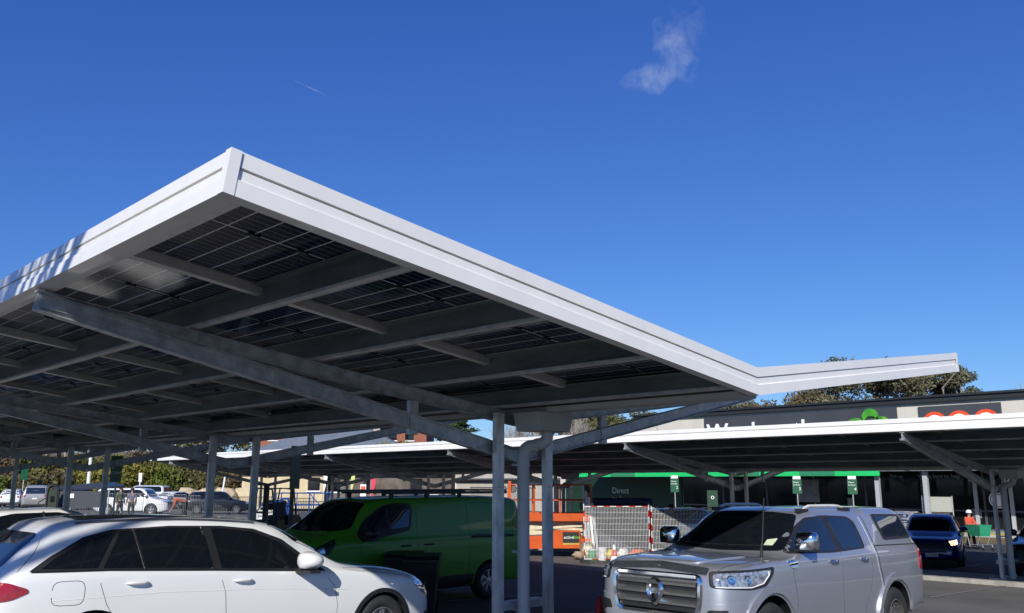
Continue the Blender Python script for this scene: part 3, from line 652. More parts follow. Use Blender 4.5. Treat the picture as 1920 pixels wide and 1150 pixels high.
        c.patch('bumper_corner', 'fdiag', [(-1.45, .55), (-1.45, .80), (-.95, .82), (-.90, .62)], SILVD, off=.010, r=.05, res=.05, sg=sg)
        c.patch('fog_lamp', 'fdiag', [(-1.40, .62), (-1.38, .74), (-1.18, .75), (-1.18, .64)], BLK, off=.015, r=.03, res=.04, sg=sg)
        b_ = c.patch('side_badge', 'side', SF([(1.56, 1.14), (1.50, 1.21), (1.60, 1.22), (1.72, 1.20), (1.68, 1.12)]), CHR, off=.010, r=.012, res=.03, sg=sg)
    c.patch('windscreen', 'front', [(-.77, 1.31), (-.62, 1.72), (-.3, 1.745), (.3, 1.745), (.62, 1.72), (.77, 1.31), (0, 1.285)], GLS, off=.004, r=.06)
    c.patch('registration_label', 'front', [(.50, 1.345), (.50, 1.42), (.62, 1.44), (.61, 1.355)], mat('pale_label', (.55, .6, .42), .5, noise=.1), off=.008, r=.01, res=.04)
    c.line('wiper', 'front', [(-.62, 1.34), (0.0, 1.335)], INK, .008, .012); c.line('wiper', 'front', [(.05, 1.335), (.62, 1.35)], INK, .008, .012)
    c.patch('rear_window', 'rear', [(-.60, 1.38), (-.56, 1.70), (.56, 1.70), (.60, 1.38)], GLS2, off=.004, r=.06)
    # bonnet: raised centre, chrome hood guard
    c.patch('bonnet_bulge', 'top', [(F(.20), -.46), (F(.20), .46), (F(1.25), .60), (F(1.25), -.60)], SILV, off=.014, r=.12)
    c.patch('bonnet_guard', 'front', [(-.64, 1.085), (-.64, 1.15), (0, 1.185), (.64, 1.15), (.64, 1.085), (0, 1.12)], mat('smoked_guard', (.035, .04, .048), .07, coat=1, noise=.1), off=.014, r=.02, res=.05)
    for sg in (-1, 1): seam(c, [(F(.12), sg * .72), (F(.7), sg * .80), (F(1.5), sg * .79)], 1, 'top', .005)
    gr = c.patch('grille', 'front', [(-.52, .66), (-.56, .80), (-.57, 1.06), (.57, 1.06), (.56, .80), (.52, .66)], BLK, off=.014, r=.07, res=.06)
    for z in (.985, .885, .785):
        mb = MB(); pts = []
        for t in range(-12, 13): h, n = c.proj('front', t / 12 * .53, z); pts.append(h + n * .030)
        for e_ in range(len(pts) - 1):
            a_, b_ = pts[e_], pts[e_ + 1]; mb.add([a_ + V((-.02, 0, .034)), a_ + V((.016, 0, -.004)), a_ + V((.010, 0, -.030)), b_ + V((-.02, 0, .034)), b_ + V((.016, 0, -.004)), b_ + V((.010, 0, -.030))], [(0, 3, 4, 1), (1, 4, 5, 2)])
        mb.build('grille_bar', mat('satin_chrome', (.8, .81, .82), .2, .95, noise=.04), gr)
    c.line('grille_frame', 'front', rounded([(-.515, .665), (-.56, .80), (-.57, 1.06), (.57, 1.06), (.56, .80), (.515, .665)], .07, 5), CHR, .030, .018, closed=True, parent=gr)
    mb = MB(); h, n = c.proj('front', 0, .90); h = h + V((.045, 0, 0))
    prof = []
    for t in range(28):
        a = 2 * pi * t / 28; r_ = .115 * (1 + (.32 * max(0, -sin(a)) ** 8)); prof.append((cos(a) * r_, sin(a) * r_ * 1.12))
    inn = [(p[0] * .60, p[1] * (.60 if p[1] > 0 else .56)) for p in prof]; k = 28
    vs = [h + V((.0, y, z)) for y, z in prof] + [h + V((.028, y * .82, z * .82)) for y, z in prof] + [h + V((.012, y, z)) for y, z in inn] + [h + V((-.02, y * .95, z * .95)) for y, z in inn]
    mb.add(vs, [(i + a * k, (i + 1) % k + a * k, (i + 1) % k + (a + 1) * k, i + (a + 1) * k) for a in range(3) for i in range(k)]); mb.build('badge', CHR, gr, smooth=True)
    c.patch('lower_intake', 'front', [(-.50, .40), (-.52, .56), (.52, .56), (.50, .40)], BLK, off=.010, r=.04)
    c.patch('front_bumper', 'front', [(-.70, .575), (-.70, .645), (.70, .645), (.70, .575)], SILVD, off=.03, r=.02)
    c.plate('FHT 26Z', 'front', .60, w=.37)
    mb = MB(); h, n = c.proj('top', F(1.34), .70); mb.tube([h + V((0, 0, -.01)), h + V((0, 0, .10))], .018, 8); mb.tube([h + V((0, 0, .09)), h + V((-.02, .01, .22)), h + V((-.05, .03, .66))], [.012, .010, .006], 6); mb.build('aerial', BLK, c.root, smooth=True)
    return c
ute()
# ---- green panel van
def van():
    L = 5.15; F = lambda v: L / 2 - v; f2 = lambda tab: sorted([(L - a, b) for a, b in tab])
    GV = mat('green_van_paint', (.085, .30, .018), .4, 0, .35, noise=.04, nscale=2)
    c = Car(L, 1.95, f2([(0, .72), (.03, .92), (.15, 1.06), (.45, 1.24), (.78, 1.335), (1.45, 1.78), (1.70, 1.87), (2.1, 1.905), (3.5, 1.915), (4.8, 1.895), (5.05, 1.86), (5.13, 1.72), (5.15, 1.5)]),
            f2([(0, .85), (.6, 1.15), (1.2, 1.22), (5.15, 1.25)]), f2([(0, .66), (.05, .76), (.25, .88), (.7, .965), (1.2, 1.0), (4.9, 1.0), (5.1, .975), (5.15, .94)]),
            f2([(0, .25), (.6, .22), (5.15, .30)]), f2([(0, .62), (1.4, .70), (2.4, .80), (5.15, .80)]), .955, (L - 4.25, L - 1.05), .335, .39, GV, ng=100)
    c.place('panel_van', 'bright green panel van with black roof rack, parked in the canopy shade', 'van', (7.42 + L / 2, 13.45, -.02), pi)
    SF = lambda pts: [(F(a), b) for a, b in pts]
    for sg in (-1, 1):
        c.patch('window_trim', 'side', SF([(1.24, 1.30), (1.42, 1.52), (1.80, 1.75), (2.0, 1.80), (2.36, 1.80), (2.44, 1.70), (2.36, 1.33), (1.45, 1.17), (1.30, 1.19)]), BLK, off=.004, r=.07, sg=sg)
        c.patch('side_window', 'side', SF([(1.45, 1.40), (1.60, 1.58), (1.86, 1.735), (1.90, 1.36)]), GLS2, off=.007, r=.04, sg=sg)
        c.patch('side_window', 'side', SF([(1.94, 1.36), (1.92, 1.75), (2.30, 1.755), (2.38, 1.68), (2.32, 1.39)]), GLS2, off=.007, r=.04, sg=sg)
        seam(c, SF([(1.32, 1.24), (1.30, 1.0), (1.36, .6), (1.50, .30)]), sg); seam(c, SF([(2.50, 1.84), (2.52, 1.3), (2.50, .8), (2.46, .30)]), sg); seam(c, SF([(2.56, 1.80), (3.72, 1.80), (3.74, 1.2), (3.70, .32)]), sg)
        seam(c, SF([(3.82, 1.78), (4.90, 1.76), (4.95, 1.6), (4.86, 1.2)]), sg); c.line('slide_rail', 'side', SF([(3.78, 1.17), (4.86, 1.15)]), BLK, .030, -.006, sg)
        c.handle(F(2.24), 1.07, sg, BLK, .24); c.handle(F(2.76), 1.07, sg, BLK, .24); c.mirror(F(1.42), 1.27, sg, BLK, 1.25)
        hs_ = c.patch('headlamp_surround', 'side', SF([(.10, .86), (.16, 1.0), (.85, 1.245), (.80, 1.14), (.70, 1.02), (.50, .90)]), BLK, off=.005, r=.03, res=.05, sg=sg)
        c.patch('headlamp', 'side', SF([(.12, .875), (.20, .99), (.60, 1.12), (.64, .99), (.5, .91)]), LAMPC, off=.009, r=.03, res=.05, sg=sg, parent=hs_)
        c.patch('sill_trim', 'side', SF([(1.50, .28), (1.46, .50), (3.86, .50), (3.80, .28)]), BLK, off=.012, r=.03, sg=sg)
        c.patch('bumper_trim', 'side', SF([(.10, .28), (.10, .52), (.62, .62), (.62, .28)]), BLK, off=.010, r=.03, sg=sg)
        c.patch('tail_lamp', 'rear', [(sg * .82, .95), (sg * .82, 1.35), (sg * .90, 1.35), (sg * .90, .95)], REDL, off=.01, r=.02, res=.05)
        c.line('door_crease', 'side', SF([(1.42, 1.13), (1.75, .92), (2.1, .66)]), GV, .012, -.0085, sg)
        for v in (1.05, 4.25): c.wheel(L - v, sg, RIM, 7, .22)
        mb = MB(); mb.bar((F(1.95), sg * .66, 1.975), (F(4.95), sg * .66, 1.965), .045, .05)
        for v in (2.1, 2.9, 3.7, 4.7): mb.box(F(v) - .04, F(v) + .04, sg * .66 - .02, sg * .66 + .02, 1.88, 1.96)
        mb.build('rack_rail', BLK, c.root)
    mb = MB()
    for k in range(9): mb.box(F(2.0 + k * .36) - .03, F(2.0 + k * .36) + .03, -.70, .70, 1.995, 2.025)
    mb.bar((F(1.88), -.70, 2.0), (F(1.88), .70, 2.0), .05, .05); mb.build('rack_slats', BLK, c.root)
    c.patch('windscreen', 'front', [(-.80, 1.36), (-.66, 1.80), (0, 1.83), (.66, 1.80), (.80, 1.36), (0, 1.33)], GLS, off=.005, r=.06)
    c.patch('grille', 'front', [(-.45, .62), (-.50, .86), (.50, .86), (.45, .62)], BLK, off=.008, r=.04); c.plate('', 'front', .48)
    return c
van()
# ---- other cars, same builder with fewer patches
def simple_car(kind, name, label, cat, loc, rz, colour, group=None, ng=40, lights=False, trim=BLK, dark=False):
    T_ = dict(
        suv=dict(L=4.6, w=.91, top=[(0, .95), (.03, 1.15), (.25, 1.45), (.45, 1.60), (.9, 1.66), (2.4, 1.67), (2.75, 1.60), (3.4, 1.13), (3.6, 1.07), (4.3, .95), (4.5, .85), (4.6, .6)], belt=[(0, 1.0), (1, 1.08), (3.4, 1.02), (4.6, .7)], win=[(.42, 1.16), (.62, 1.50), (1.0, 1.57), (2.3, 1.59), (2.65, 1.54), (3.2, 1.12), (2.0, 1.08)], ws=(1.13, 1.57), rwn=(1.12, 1.52), wt=.64, wh=(.85, 3.65), r=.35),
        wagon=dict(L=5.0, w=.97, top=[(0, 1.0), (.03, 1.2), (.14, 1.70), (.35, 1.84), (1.0, 1.88), (3.0, 1.88), (3.3, 1.80), (3.9, 1.24), (4.1, 1.18), (4.75, 1.08), (4.95, .95), (5.0, .7)], belt=[(0, 1.15), (3.9, 1.15), (5.0, .8)], win=[(.22, 1.24), (.34, 1.66), (.6, 1.74), (2.9, 1.76), (3.15, 1.72), (3.66, 1.26), (2.0, 1.2)], ws=(1.27, 1.75), rwn=(1.22, 1.68), wt=.72, wh=(.95, 3.95), r=.39),
        hatch=dict(L=4.2, w=.88, top=[(0, .8), (.03, 1.0), (.3, 1.30), (.6, 1.44), (1.1, 1.48), (2.0, 1.48), (2.4, 1.40), (3.15, .98), (3.3, .93), (3.9, .80), (4.12, .68), (4.2, .5)], belt=[(0, .95), (3.1, .9), (4.2, .6)], win=[(.5, 1.02), (.75, 1.30), (1.1, 1.39), (2.0, 1.40), (2.3, 1.34), (2.95, .97), (1.7, .95)], ws=(.98, 1.39), rwn=(1.0, 1.36), wt=.60, wh=(.75, 3.35), r=.32),
        sedan=dict(L=4.6, w=.89, top=[(0, .8), (.03, 1.0), (.6, 1.08), (1.0, 1.28), (1.5, 1.42), (2.4, 1.44), (2.7, 1.39), (3.4, 1.0), (3.6, .95), (4.3, .82), (4.52, .70), (4.6, .5)], belt=[(0, .93), (3.4, .92), (4.6, .62)], win=[(.95, 1.07), (1.35, 1.30), (1.65, 1.36), (2.35, 1.37), (2.65, 1.32), (3.2, .98), (2.0, .97)], ws=(1.0, 1.37), rwn=(1.10, 1.34), wt=.59, wh=(.85, 3.65), r=.32))[kind]
    L = T_['L']; F = lambda v: v - L / 2; w = T_['w']; fr = T_['r']; body = paint(name + '_' + cat + '_' + ''.join('%02d' % int(min(.99, q) * 99) for q in colour), colour, .35 if max(colour) < .5 else 0, .32)
    c = Car(L, 1.5, T_['top'], T_['belt'], [(0, .84), (.1, .92), (.4, .98), (1.2, 1), (L - 1.1, 1), (L - .5, .95), (L - .15, .82), (L, .66)], [(0, .42), (.5, .24), (L - .5, .22), (L, .32)], [(0, T_['wt'] - .03), (L / 2, T_['wt']), (L, T_['wt'])], w, T_['wh'], fr, fr + .06, body, ng)
    loc = (loc[0], loc[1], gz(loc[0], loc[1])) if len(loc) == 2 else loc
    c.place(name, label, cat, loc, rz, group=group)
    for sg in (-1, 1):
        ps = T_['win']; c.patch('side_window', 'side', [(F(a), b) for a, b in ps], GLS, off=.006, r=.06, res=.16, sg=sg)
        xm = (T_['wh'][0] + T_['wh'][1]) / 2 - .1
        for x_ in (xm, T_['wh'][0] + .52 if kind in ('wagon', 'suv') else xm): c.line('door_pillar', 'side', [(F(x_), ps[-1][1]), (F(x_ - .03), ps[2][1] + .02)], trim, .022, -.004, sg, n=5)
        c.line('panel_seam', 'side', [(F(xm), ps[-1][1]), (F(xm + .03), .35)], SEAM, .004, 0, sg, n=4)
        c.line('sill_trim', 'side', [(F(T_['wh'][0] + fr + .1), .30), (F(T_['wh'][1] - fr - .1), .30)], BLK, .05, -.02, sg, n=6)
        c.patch('tail_lamp', 'rdiag', [(-(L / 2 - w) / 1.414 - .22, ps[0][1] - .26), (-(L / 2 - w) / 1.414 - .22, ps[0][1] - .08), (-(L / 2 - w) / 1.414 + .10, ps[0][1] - .08), (-(L / 2 - w) / 1.414 + .06, ps[0][1] - .24)], REDL, off=.008, res=.1, sg=sg)
        zl = T_['top'][-3][1] - .12
        c.patch('headlamp', 'fdiag', [(-(L / 2 - w) / 1.414 - .20, zl - .10), (-(L / 2 - w) / 1.414 - .20, zl + .03), (-(L / 2 - w) / 1.414 + .16, zl + .08), (-(L / 2 - w) / 1.414 + .06, zl - .06)], ORL if lights and sg > 0 else LAMPC, off=.008, res=.1, sg=sg)
        c.mirror(F(T_['top'][7][0] - .35 if kind == 'suv' else ps[-2][0] - .12), ps[-2][1] + .05, sg, body if not dark else BLK, 1.1)
        for x_ in T_['wh']: c.wheel(x_, sg, RIM, 5, .22)
        for x_ in (xm + .22, xm - .85): c.handle(F(x_ - .35), ps[-1][1] - .12, sg, body, .18)
    z0, z1 = T_['ws']; wt = T_['wt']; c.patch('windscreen', 'front', [(-w * .80, z0), (-wt * .88, z1), (wt * .88, z1), (w * .80, z0)], GLS, off=.005, r=.06, res=.14)
    z0, z1 = T_['rwn']; c.patch('rear_window', 'rear', [(-w * .72, z0), (-wt * .88, z1), (wt * .88, z1), (w * .72, z0)], GLS2, off=.005, r=.06, res=.14)
    zl = T_['top'][-3][1]; c.patch('grille', 'front', [(-.42, zl - .42), (-.52, zl - .16), (.52, zl - .16), (.42, zl - .42)], BLK, off=.010, r=.05, res=.14)
    c.plate('', 'rear', ps[0][1] - .38); c.plate('', 'front', .42)
    return c
BACK = 'cars parked in the far part of the car park'
def deg(d): return R(d)
CW = (.80, .80, .79)
simple_car('sedan', 'parked_car', 'white car behind the foreground estate, only its roof and side windows showing', 'car', (5.15, 17.2), 0, CW)
c = simple_car('suv', 'parked_car', 'dark blue SUV with a lit headlamp facing the camera behind the silver ute', 'car', (31.4, 11.65), R(198), (.008, .02, .20), ng=70, lights=True); c.root.scale = (1, 1, .955)
c.line('grille_strip', 'front', [(-.52, .62), (-.42, .52), (.42, .52), (.52, .62)], CHR, .014, .012)
text('CXX 82G', .085, INK, c.root, M.Translation((2.325, -.17, .39)) @ M(((0, 0, 1, 0), (1, 0, 0, 0), (0, 1, 0, 0), (0, 0, 0, 1))), 'plate_lettering')
simple_car('suv', 'parked_car', 'black car cut off by the right edge of the picture beyond the canopy post', 'car', (29.6, 7.5), pi, (.012, .013, .016))
simple_car('hatch', 'parked_car', 'silver car partly hidden behind the dark blue SUV, close to the shop', 'car', (40.6, 16.2), R(8), (.36, .36, .36))
simple_car('suv', 'parked_car', 'white SUV behind the red and white mesh fence', 'car', (29.0, 19.9), R(-8), CW)
simple_car('wagon', 'parked_car', 'white four-wheel drive seen side-on behind the two standing people', 'car', (24.9, 63.6), R(-40), CW)
simple_car('suv', 'parked_car', 'black SUV seen side-on between the canopy posts at left', 'car', (30.9, 63.0), R(-30), (.010, .012, .02))
simple_car('hatch', 'parked_car', 'white hatchback with its tail towards us, between the white four-wheel drive and the black SUV', 'car', (33.6, 76.0), R(25), CW, BACK)
simple_car('suv', 'parked_car', 'white car nosing out behind the white hatchback', 'car', (31.0, 79.5), R(-150), CW, BACK)
simple_car('wagon', 'parked_car', 'tall pale silver four-wheel drive in the back row facing left', 'car', (36.4, 90.5), R(128), (.50, .52, .55), BACK)
simple_car('wagon', 'parked_car', 'silver four-wheel drive with its tail towards us at far left', 'car', (22.6, 77.5), R(70), (.38, .38, .37), BACK)
simple_car('hatch', 'parked_car', 'white hatchback with red tail lamps at the far left edge', 'car', (22.6, 84.0), R(68), CW, BACK)
simple_car('suv', 'parked_car', 'dark blue car at the very left edge of the back row', 'car', (22.5, 92.0), R(70), (.01, .015, .04), BACK)
simple_car('hatch', 'parked_car', 'white car right of the silver four-wheel drive at far left', 'car', (25.6, 77.0), R(75), CW, BACK)
simple_car('suv', 'parked_car', 'black car in the back row behind the trolley shelter', 'car', (29.8, 88.5), R(60), (.012, .014, .018), BACK)
simple_car('sedan', 'parked_car', 'blue grey car in the back row beside the pale silver four-wheel drive', 'car', (32.8, 88.0), R(60), (.08, .12, .2), BACK)
simple_car('hatch', 'parked_car', 'white hatchback behind the forklift under the far canopy', 'car', (24.4, 43.2), R(238), CW)
simple_car('sedan', 'parked_car', 'white sedan seen behind the blue mast lift', 'car', (27.0, 41.2), R(232), CW)
# ---------------------------------------------------------------- shop
CREAM = mat('cream_render', (.52, .49, .43), .85, alt=(.60, .57, .50), nscale=.7, bump=.15, stretch=(1, 1, .25))
DKG = mat('dark_grey_cladding', (.045, .052, .062), .6, noise=.1, nscale=.5)
DKT = mat('black_roof_trim', (.02, .022, .024), .5, noise=.2)
SHOPG = mat('shop_glass', (.004, .005, .006), .05, spec=.3, alt=(.014, .016, .018), nscale=.4)
GREENW = mat('dark_green_wall', (.003, .026, .011), .6, noise=.2, nscale=.6)
ALUW = mat('white_frame', (.40, .42, .44), .4, noise=.06)
def shop():
    A, g = 53.0, -.5; root = empty('supermarket', (A, 18, g), 'long supermarket building with cream parapet, dark sign panels and green awning', 'shop building'); off = (A, 18, g)
    mb = MB(off); mb.box(A, A + 30, -16, 40.6, 2.85, 6.72); mb.box(A, A + 30, 40.602, 48.8, 2.85, 4.4); mb.box(A + .35, A + 30, -16, 48.8, g - .3, 2.85); mb.build('wall', CREAM, root)
    mb = MB(off)
    for k in range(8): mb.box(A - .004, A, -14.5 + k * 7.6, -14.46 + k * 7.6, 3.1, 6.7)
    mb.build('wall_joints', mat('joint', (.2, .19, .17), .9, noise=.1), root)
    mb = MB(off); mb.box(A - .25, A + 30.2, -16.2, 40.85, 6.72, 6.86); mb.box(A - .18, A + 30, -16.1, 40.75, 6.86, 7.0); mb.box(A - .30, A - .05, -16.2, 40.85, 7.0, 7.12); mb.box(A - .2, A + 30.1, 40.86, 49.0, 4.4, 4.55); mb.build('roof_trim', DKT, root)
    for (b0, b1, z0, z1, nm) in ((21.1, 34.6, 4.2, 6.56, 'sign_panel'), (15.4, 19.85, 4.2, 6.50, 'sign_panel')):
        mb = MB(off); mb.box(A - .09, A - .002, b0, b1, z0, z1); p = mb.build(nm, DKG, root)
        if b1 > 30:
            text('Woolworths', 1.62, WHTL, p, face_x((-.10, 34.35 - 18, 5.00 - g)), 'lettering', .04, bold=.02)
            for k, (cy, cz, r_, a0, a1) in enumerate(((22.68, 6.06, .50, -25, 215), (23.62, 5.42, .62, 5, 200), (22.05, 5.46, .60, -20, 175))):
                mb = MB(off); n_ = 22; vs = []
                for t in range(n_ + 1):
                    a = R(a0 + (a1 - a0) * t / n_); th = 1.05 * sin(pi * t / n_) ** .6 * r_ + .01
                    for q in (r_, r_ - th):
                        for d in (-.20, -.10): vs.append((A + d, cy - q * cos(a), cz + q * sin(a)))
                fs = []
                for t in range(n_): i = t * 4; fs += [(i, i + 2, i + 6, i + 4), (i, i + 4, i + 5, i + 1), (i + 2, i + 3, i + 7, i + 6), (i + 1, i + 5, i + 7, i + 3)]
                mb.add(vs, fs); fixn(mb.build('emblem_leaf', mat('leaf_green_%d' % k, (.10 + .04 * k, .42, .03), .4, alt=(.03, .22, .02), nscale=1.2), p))
        else:
            for cy in (18.95, 17.6, 16.2):
                for (r0, r1, m_, d) in ((.70, .52, mat('orange_red', (.80, .08, .02), .5, noise=.05), -.13), (.52, .34, WHTL, -.12)):
                    mb = MB(off); n_ = 40; vs = []
                    for t in range(n_):
                        a = 2 * pi * t / n_
                        for q in (r0, r1):
                            for dd in (d, -.092): vs.append((A + dd, cy + q * cos(a), 5.46 + q * sin(a)))
                    fs = []
                    for t in range(n_): i = t * 4; j = (t + 1) % n_ * 4; fs += [(i, i + 2, j + 2, j), (i, j, j + 1, i + 1), (i + 2, i + 3, j + 3, j + 2)]
                    mb.add(vs, fs); fixn(mb.build('emblem_ring', m_, p))
    # awning
    mb = MB(off); mb.box(49.6, A - .002, -16, 44.0, 2.84, 2.98); mb.build('awning', DKG, root)
    mb = MB(off); mb.box(49.50, 49.598, 21.0, 44.2, 2.50, 3.02); mb.build('awning_fascia', GRNB, root)
    for b0 in (23.6, 28.5, 38.2):
        mb = MB(off); mb.box(49.49, 49.4985, b0, b0 + 2.2, 2.51, 3.01); mb.build('awning_panel', mat('faded_green', (.03, .22, .10), .5, noise=.1), root)
    mb = MB(off); mb.box(49.50, 49.598, -16, 20.99, 2.76, 3.0); mb.build('awning_fascia', ALUW, root)
    mb = MB(off); mb.box(A + .1, A + .2, 36.8, 48.0, g - .1, 2.84); mb.build('green_wall', GREENW, root)
    p = bpy.data.objects.new('x', None); bpy.data.objects.remove(p)
    text('Direct', .62, mat('pale_letters', (.50, .56, .52), .5, noise=.05), root, face_x((.09, 43.2 - 18, 1.30 - g)), 'wall_lettering')
    text('to boot', .62, MATS['pale_letters'], root, face_x((.09, 43.2 - 18, .70 - g)), 'wall_lettering')
    # glazing with frames
    b = 36.7; k = 0
    while b > -14:
        w_ = 3.3; mb = MB(off); mb.box(A + .12, A + .16, b - w_ + .04, b - .04, g + .12, 2.78); f = mb.build('shop_window', SHOPG, root)
        mb = MB(off); mb.box(A + .08, A + .2, b - w_, b, 2.78, 2.835); mb.box(A + .08, A + .2, b - w_, b, g, g + .12); mb.box(A + .08, A + .2, b - .04, b, g + .12, 2.78); mb.box(A + .08, A + .2, b - w_, b - w_ + .04, g + .12, 2.78)
        mb.box(A + .10, A + .119, b - w_ + .04, b - .04, .55, .62); mb.build('window_frame', mat('grey_frame', (.10, .11, .12), .4, noise=.1), f); b -= w_ + .02; k += 1
    for (b, a_) in ((21.35, 50.0), (18.7, 50.0)):
        mb = MB(off); mb.box(a_ - .12, a_ + .12, b - .12, b + .12, g - .05, 2.838); mb.build('column', ALUW, root)
    for b in (17.2, 15.4, 14.6):
        mb = MB(off); mb.box(A - .02, A + .07, b - .10, b + .10, g, 2.4); mb.build('door_jamb', ALUW, root)
    text("We're here to help", .30, mat('dim_letters', (.30, .31, .32), .5, noise=.05), root, face_x((.10, 20.3 - 18, 2.40 - g)), 'window_lettering'); text('Pick up', .26, MATS['dim_letters'], root, face_x((.10, 21.9 - 18, 2.42 - g)), 'window_lettering')
    mb = MB(off)
    for (b0, b1, z0, z1) in ((26.4, 28.0, .9, 2.3), (24.2, 24.6, .5, 1.2), (17.0, 17.5, .2, .7)):
        mb = MB(off); mb.box(A + .06, A + .075, b0, b1, z0, z1); mb.build('window_poster', mat('poster_grey', (.10, .11, .12), .6, alt=(.2, .2, .2), nscale=1.5), root)
    mx = M.Translation((A - .05 - off[0], 16.05 - 18, 1.22 - g)) @ M.Rotation(R(-90), 4, 'Y')
    mb = MB(); mb.lathe([(.46, 0), (.46, .03), (.40, .03), (.40, .02), (.36, .02), (.36, .035), (0, .035)], 32, mx); r_ = mb.build('round_sign', WHTL, root)
    mb = MB(); mb.lathe([(.40, .021), (.36, .021)], 32, mx); mb.build('ring', INK, r_)
shop()
def beige():
    root = empty('storage_building', (57, 60, -.3), 'low beige building with roller doors and white downpipes left of the supermarket', 'building'); off = (57, 60, -.3)
    mb = MB(off); mb.box(57, 70, 49.6, 78, -.6, 4.3); mb.build('wall', mat('beige_block', (.42, .39, .34), .9, alt=(.49, .46, .40), nscale=1), root)
    mb = MB(off); mb.prism([(56.5, 4.3), (63.5, 5.2), (70.5, 4.3), (70.5, 4.22), (56.5, 4.22)], 49.3, 78.3); fixn(mb.build('roof', DKT, root))
    mb = MB(off); mb.box(56.5, 56.99, 49.6, 78, 2.30, 2.46); mb.build('gutter_band', mat('band_grey', (.07, .075, .08), .5, noise=.1), root)
    for b in (55.2, 60.6, 67.0, 73.0):
        mb = MB(off); mb.box(56.95, 56.998, b, b + 3.2, -.4, 1.55); d = mb.build('roller_door', mat('roller_beige', (.33, .31, .275), .7, noise=.05), root)
        mb = MB(off); mb.box(56.93, 56.999, b - .08, b + 3.28, 1.56, 1.66); mb.build('door_lintel', mat('lintel', (.10, .10, .10), .7, noise=.1), d)
    for b in (54.2, 59.6, 66.0): mb = MB(off); mb.tube([(56.7, b, 2.5), (56.7, b, 2.2), (56.9, b - .05, 1.9), (56.93, b - .05, -.4)], .075, 8); mb.build('downpipe', WHT, root)
beige()
# houses behind the far canopy
def house(name, label, c, sx, sy, zb, zw, zr, wm, rm, rz, windows):
    root = empty(name, (c[0], c[1], zb), label, 'house', R(rz)); mb = MB(); mb.box(-sx / 2, sx / 2, -sy / 2, sy / 2, 0, zw); mb.build('wall', wm, root)
    e = .6; vs = [(-sx / 2 - e, -sy / 2 - e, zw), (sx / 2 + e, -sy / 2 - e, zw), (sx / 2 + e, sy / 2 + e, zw), (-sx / 2 - e, sy / 2 + e, zw), (-sx / 2 + sy / 2, 0, zr), (sx / 2 - sy / 2, 0, zr)]
    mb = MB(); mb.add(vs, [(0, 1, 5, 4), (1, 2, 5), (2, 3, 4, 5), (3, 0, 4), (0, 3, 2, 1)]); rf = mb.build('roof', rm, root); fixn(rf)
    mb = MB(); mb.box(sx * .2, sx * .2 + .7, -.4, .4, zr - 1.2, zr + .8); mb.build('chimney', wm, rf)
    for x in windows:
        mb = MB(); mb.box(x - .5, x + .5, -sy / 2 - .06, -sy / 2 - .01, zw - 1.5, zw - .4); w = mb.build('window', GLS, root); mb = MB(); mb.box(x - .6, x + .6, -sy / 2 - .12, -sy / 2 - .061, zw - 1.62, zw - 1.5); mb.build('sill', WHT, w)
SLATE = mat('slate_roof', (.12, .145, .18), .7, alt=(.17, .20, .235), nscale=3, bump=.3)
BRK = mat('red_brick', (.22, .075, .045), .85, alt=(.32, .12, .07), nscale=6, bump=.2)
house('brick_house', 'house with a broad slate-blue roof behind the far canopy', (50.5, 76.5), 16, 12, 0, 4.6, 7.9, mat('pale_brick', (.4, .36, .3), .85, noise=.1), SLATE, -44, (-4, 0, 4))
house('brick_house', 'red brick house with high windows above the slate roof', (61.5, 91.5), 20, 11, .5, 7.9, 9.4, BRK, mat('terracotta_roof', (.30, .09, .05), .8, alt=(.42, .15, .08), nscale=3), -44, (-8, -6, -2, 0, 4, 6, 8))
house('cottage', 'pale sandstone cottage wall far behind the forklift', (40.4, 69.0), 7, 5, -.1, 3.0, 3.9, mat('sandstone', (.52, .42, .25), .9, alt=(.62, .52, .34), nscale=2.5, bump=.3), DKT, -44, (2.6,))
house('timber_shop', 'low dark timber shop with pale posts behind the banner flags', (47.0, 64.0), 12, 6, -.2, 3.0, 3.6, mat('dark_timber', (.09, .065, .05), .85, alt=(.16, .14, .12), nscale=1.5), DKT, -44, (-4, -1, 3))
# ---------------------------------------------------------------- vegetation
def leaf_mat(name, a, b, nscale=.9):
    return mat(name, a, .75, alt=b, nscale=nscale, spec=.2, thr=(.35, .65))
def leaves(mb, blobs, n, size, rnd, flat=.6, fill=.35):
    wsum = sum(r[0] * r[1] for _, r in blobs)
    for (c, r) in blobs:
        k = int(n * r[0] * r[1] / wsum)
        for _ in range(k):
            d = V((rnd.gauss(0, 1), rnd.gauss(0, 1), rnd.gauss(0, 1))).normalized(); q = rnd.random() ** fill * rnd.uniform(.86, 1.12)
            p = V((c[0] + d.x * r[0] * q, c[1] + d.y * r[0] * q, c[2] + d.z * r[1] * q)); s_ = size * rnd.uniform(.5, 1.3)
            u = V((rnd.gauss(0, 1), rnd.gauss(0, 1), rnd.gauss(0, flat))).normalized() * s_; v = u.orthogonal().normalized(); v.rotate(M.Rotation(rnd.random() * 6.28, 3, u)); v = v * s_ * .55
            mb.add([p - u * .5, p + v * .5, p + u * .5, p - v * .5], [(0, 1, 2, 3)])
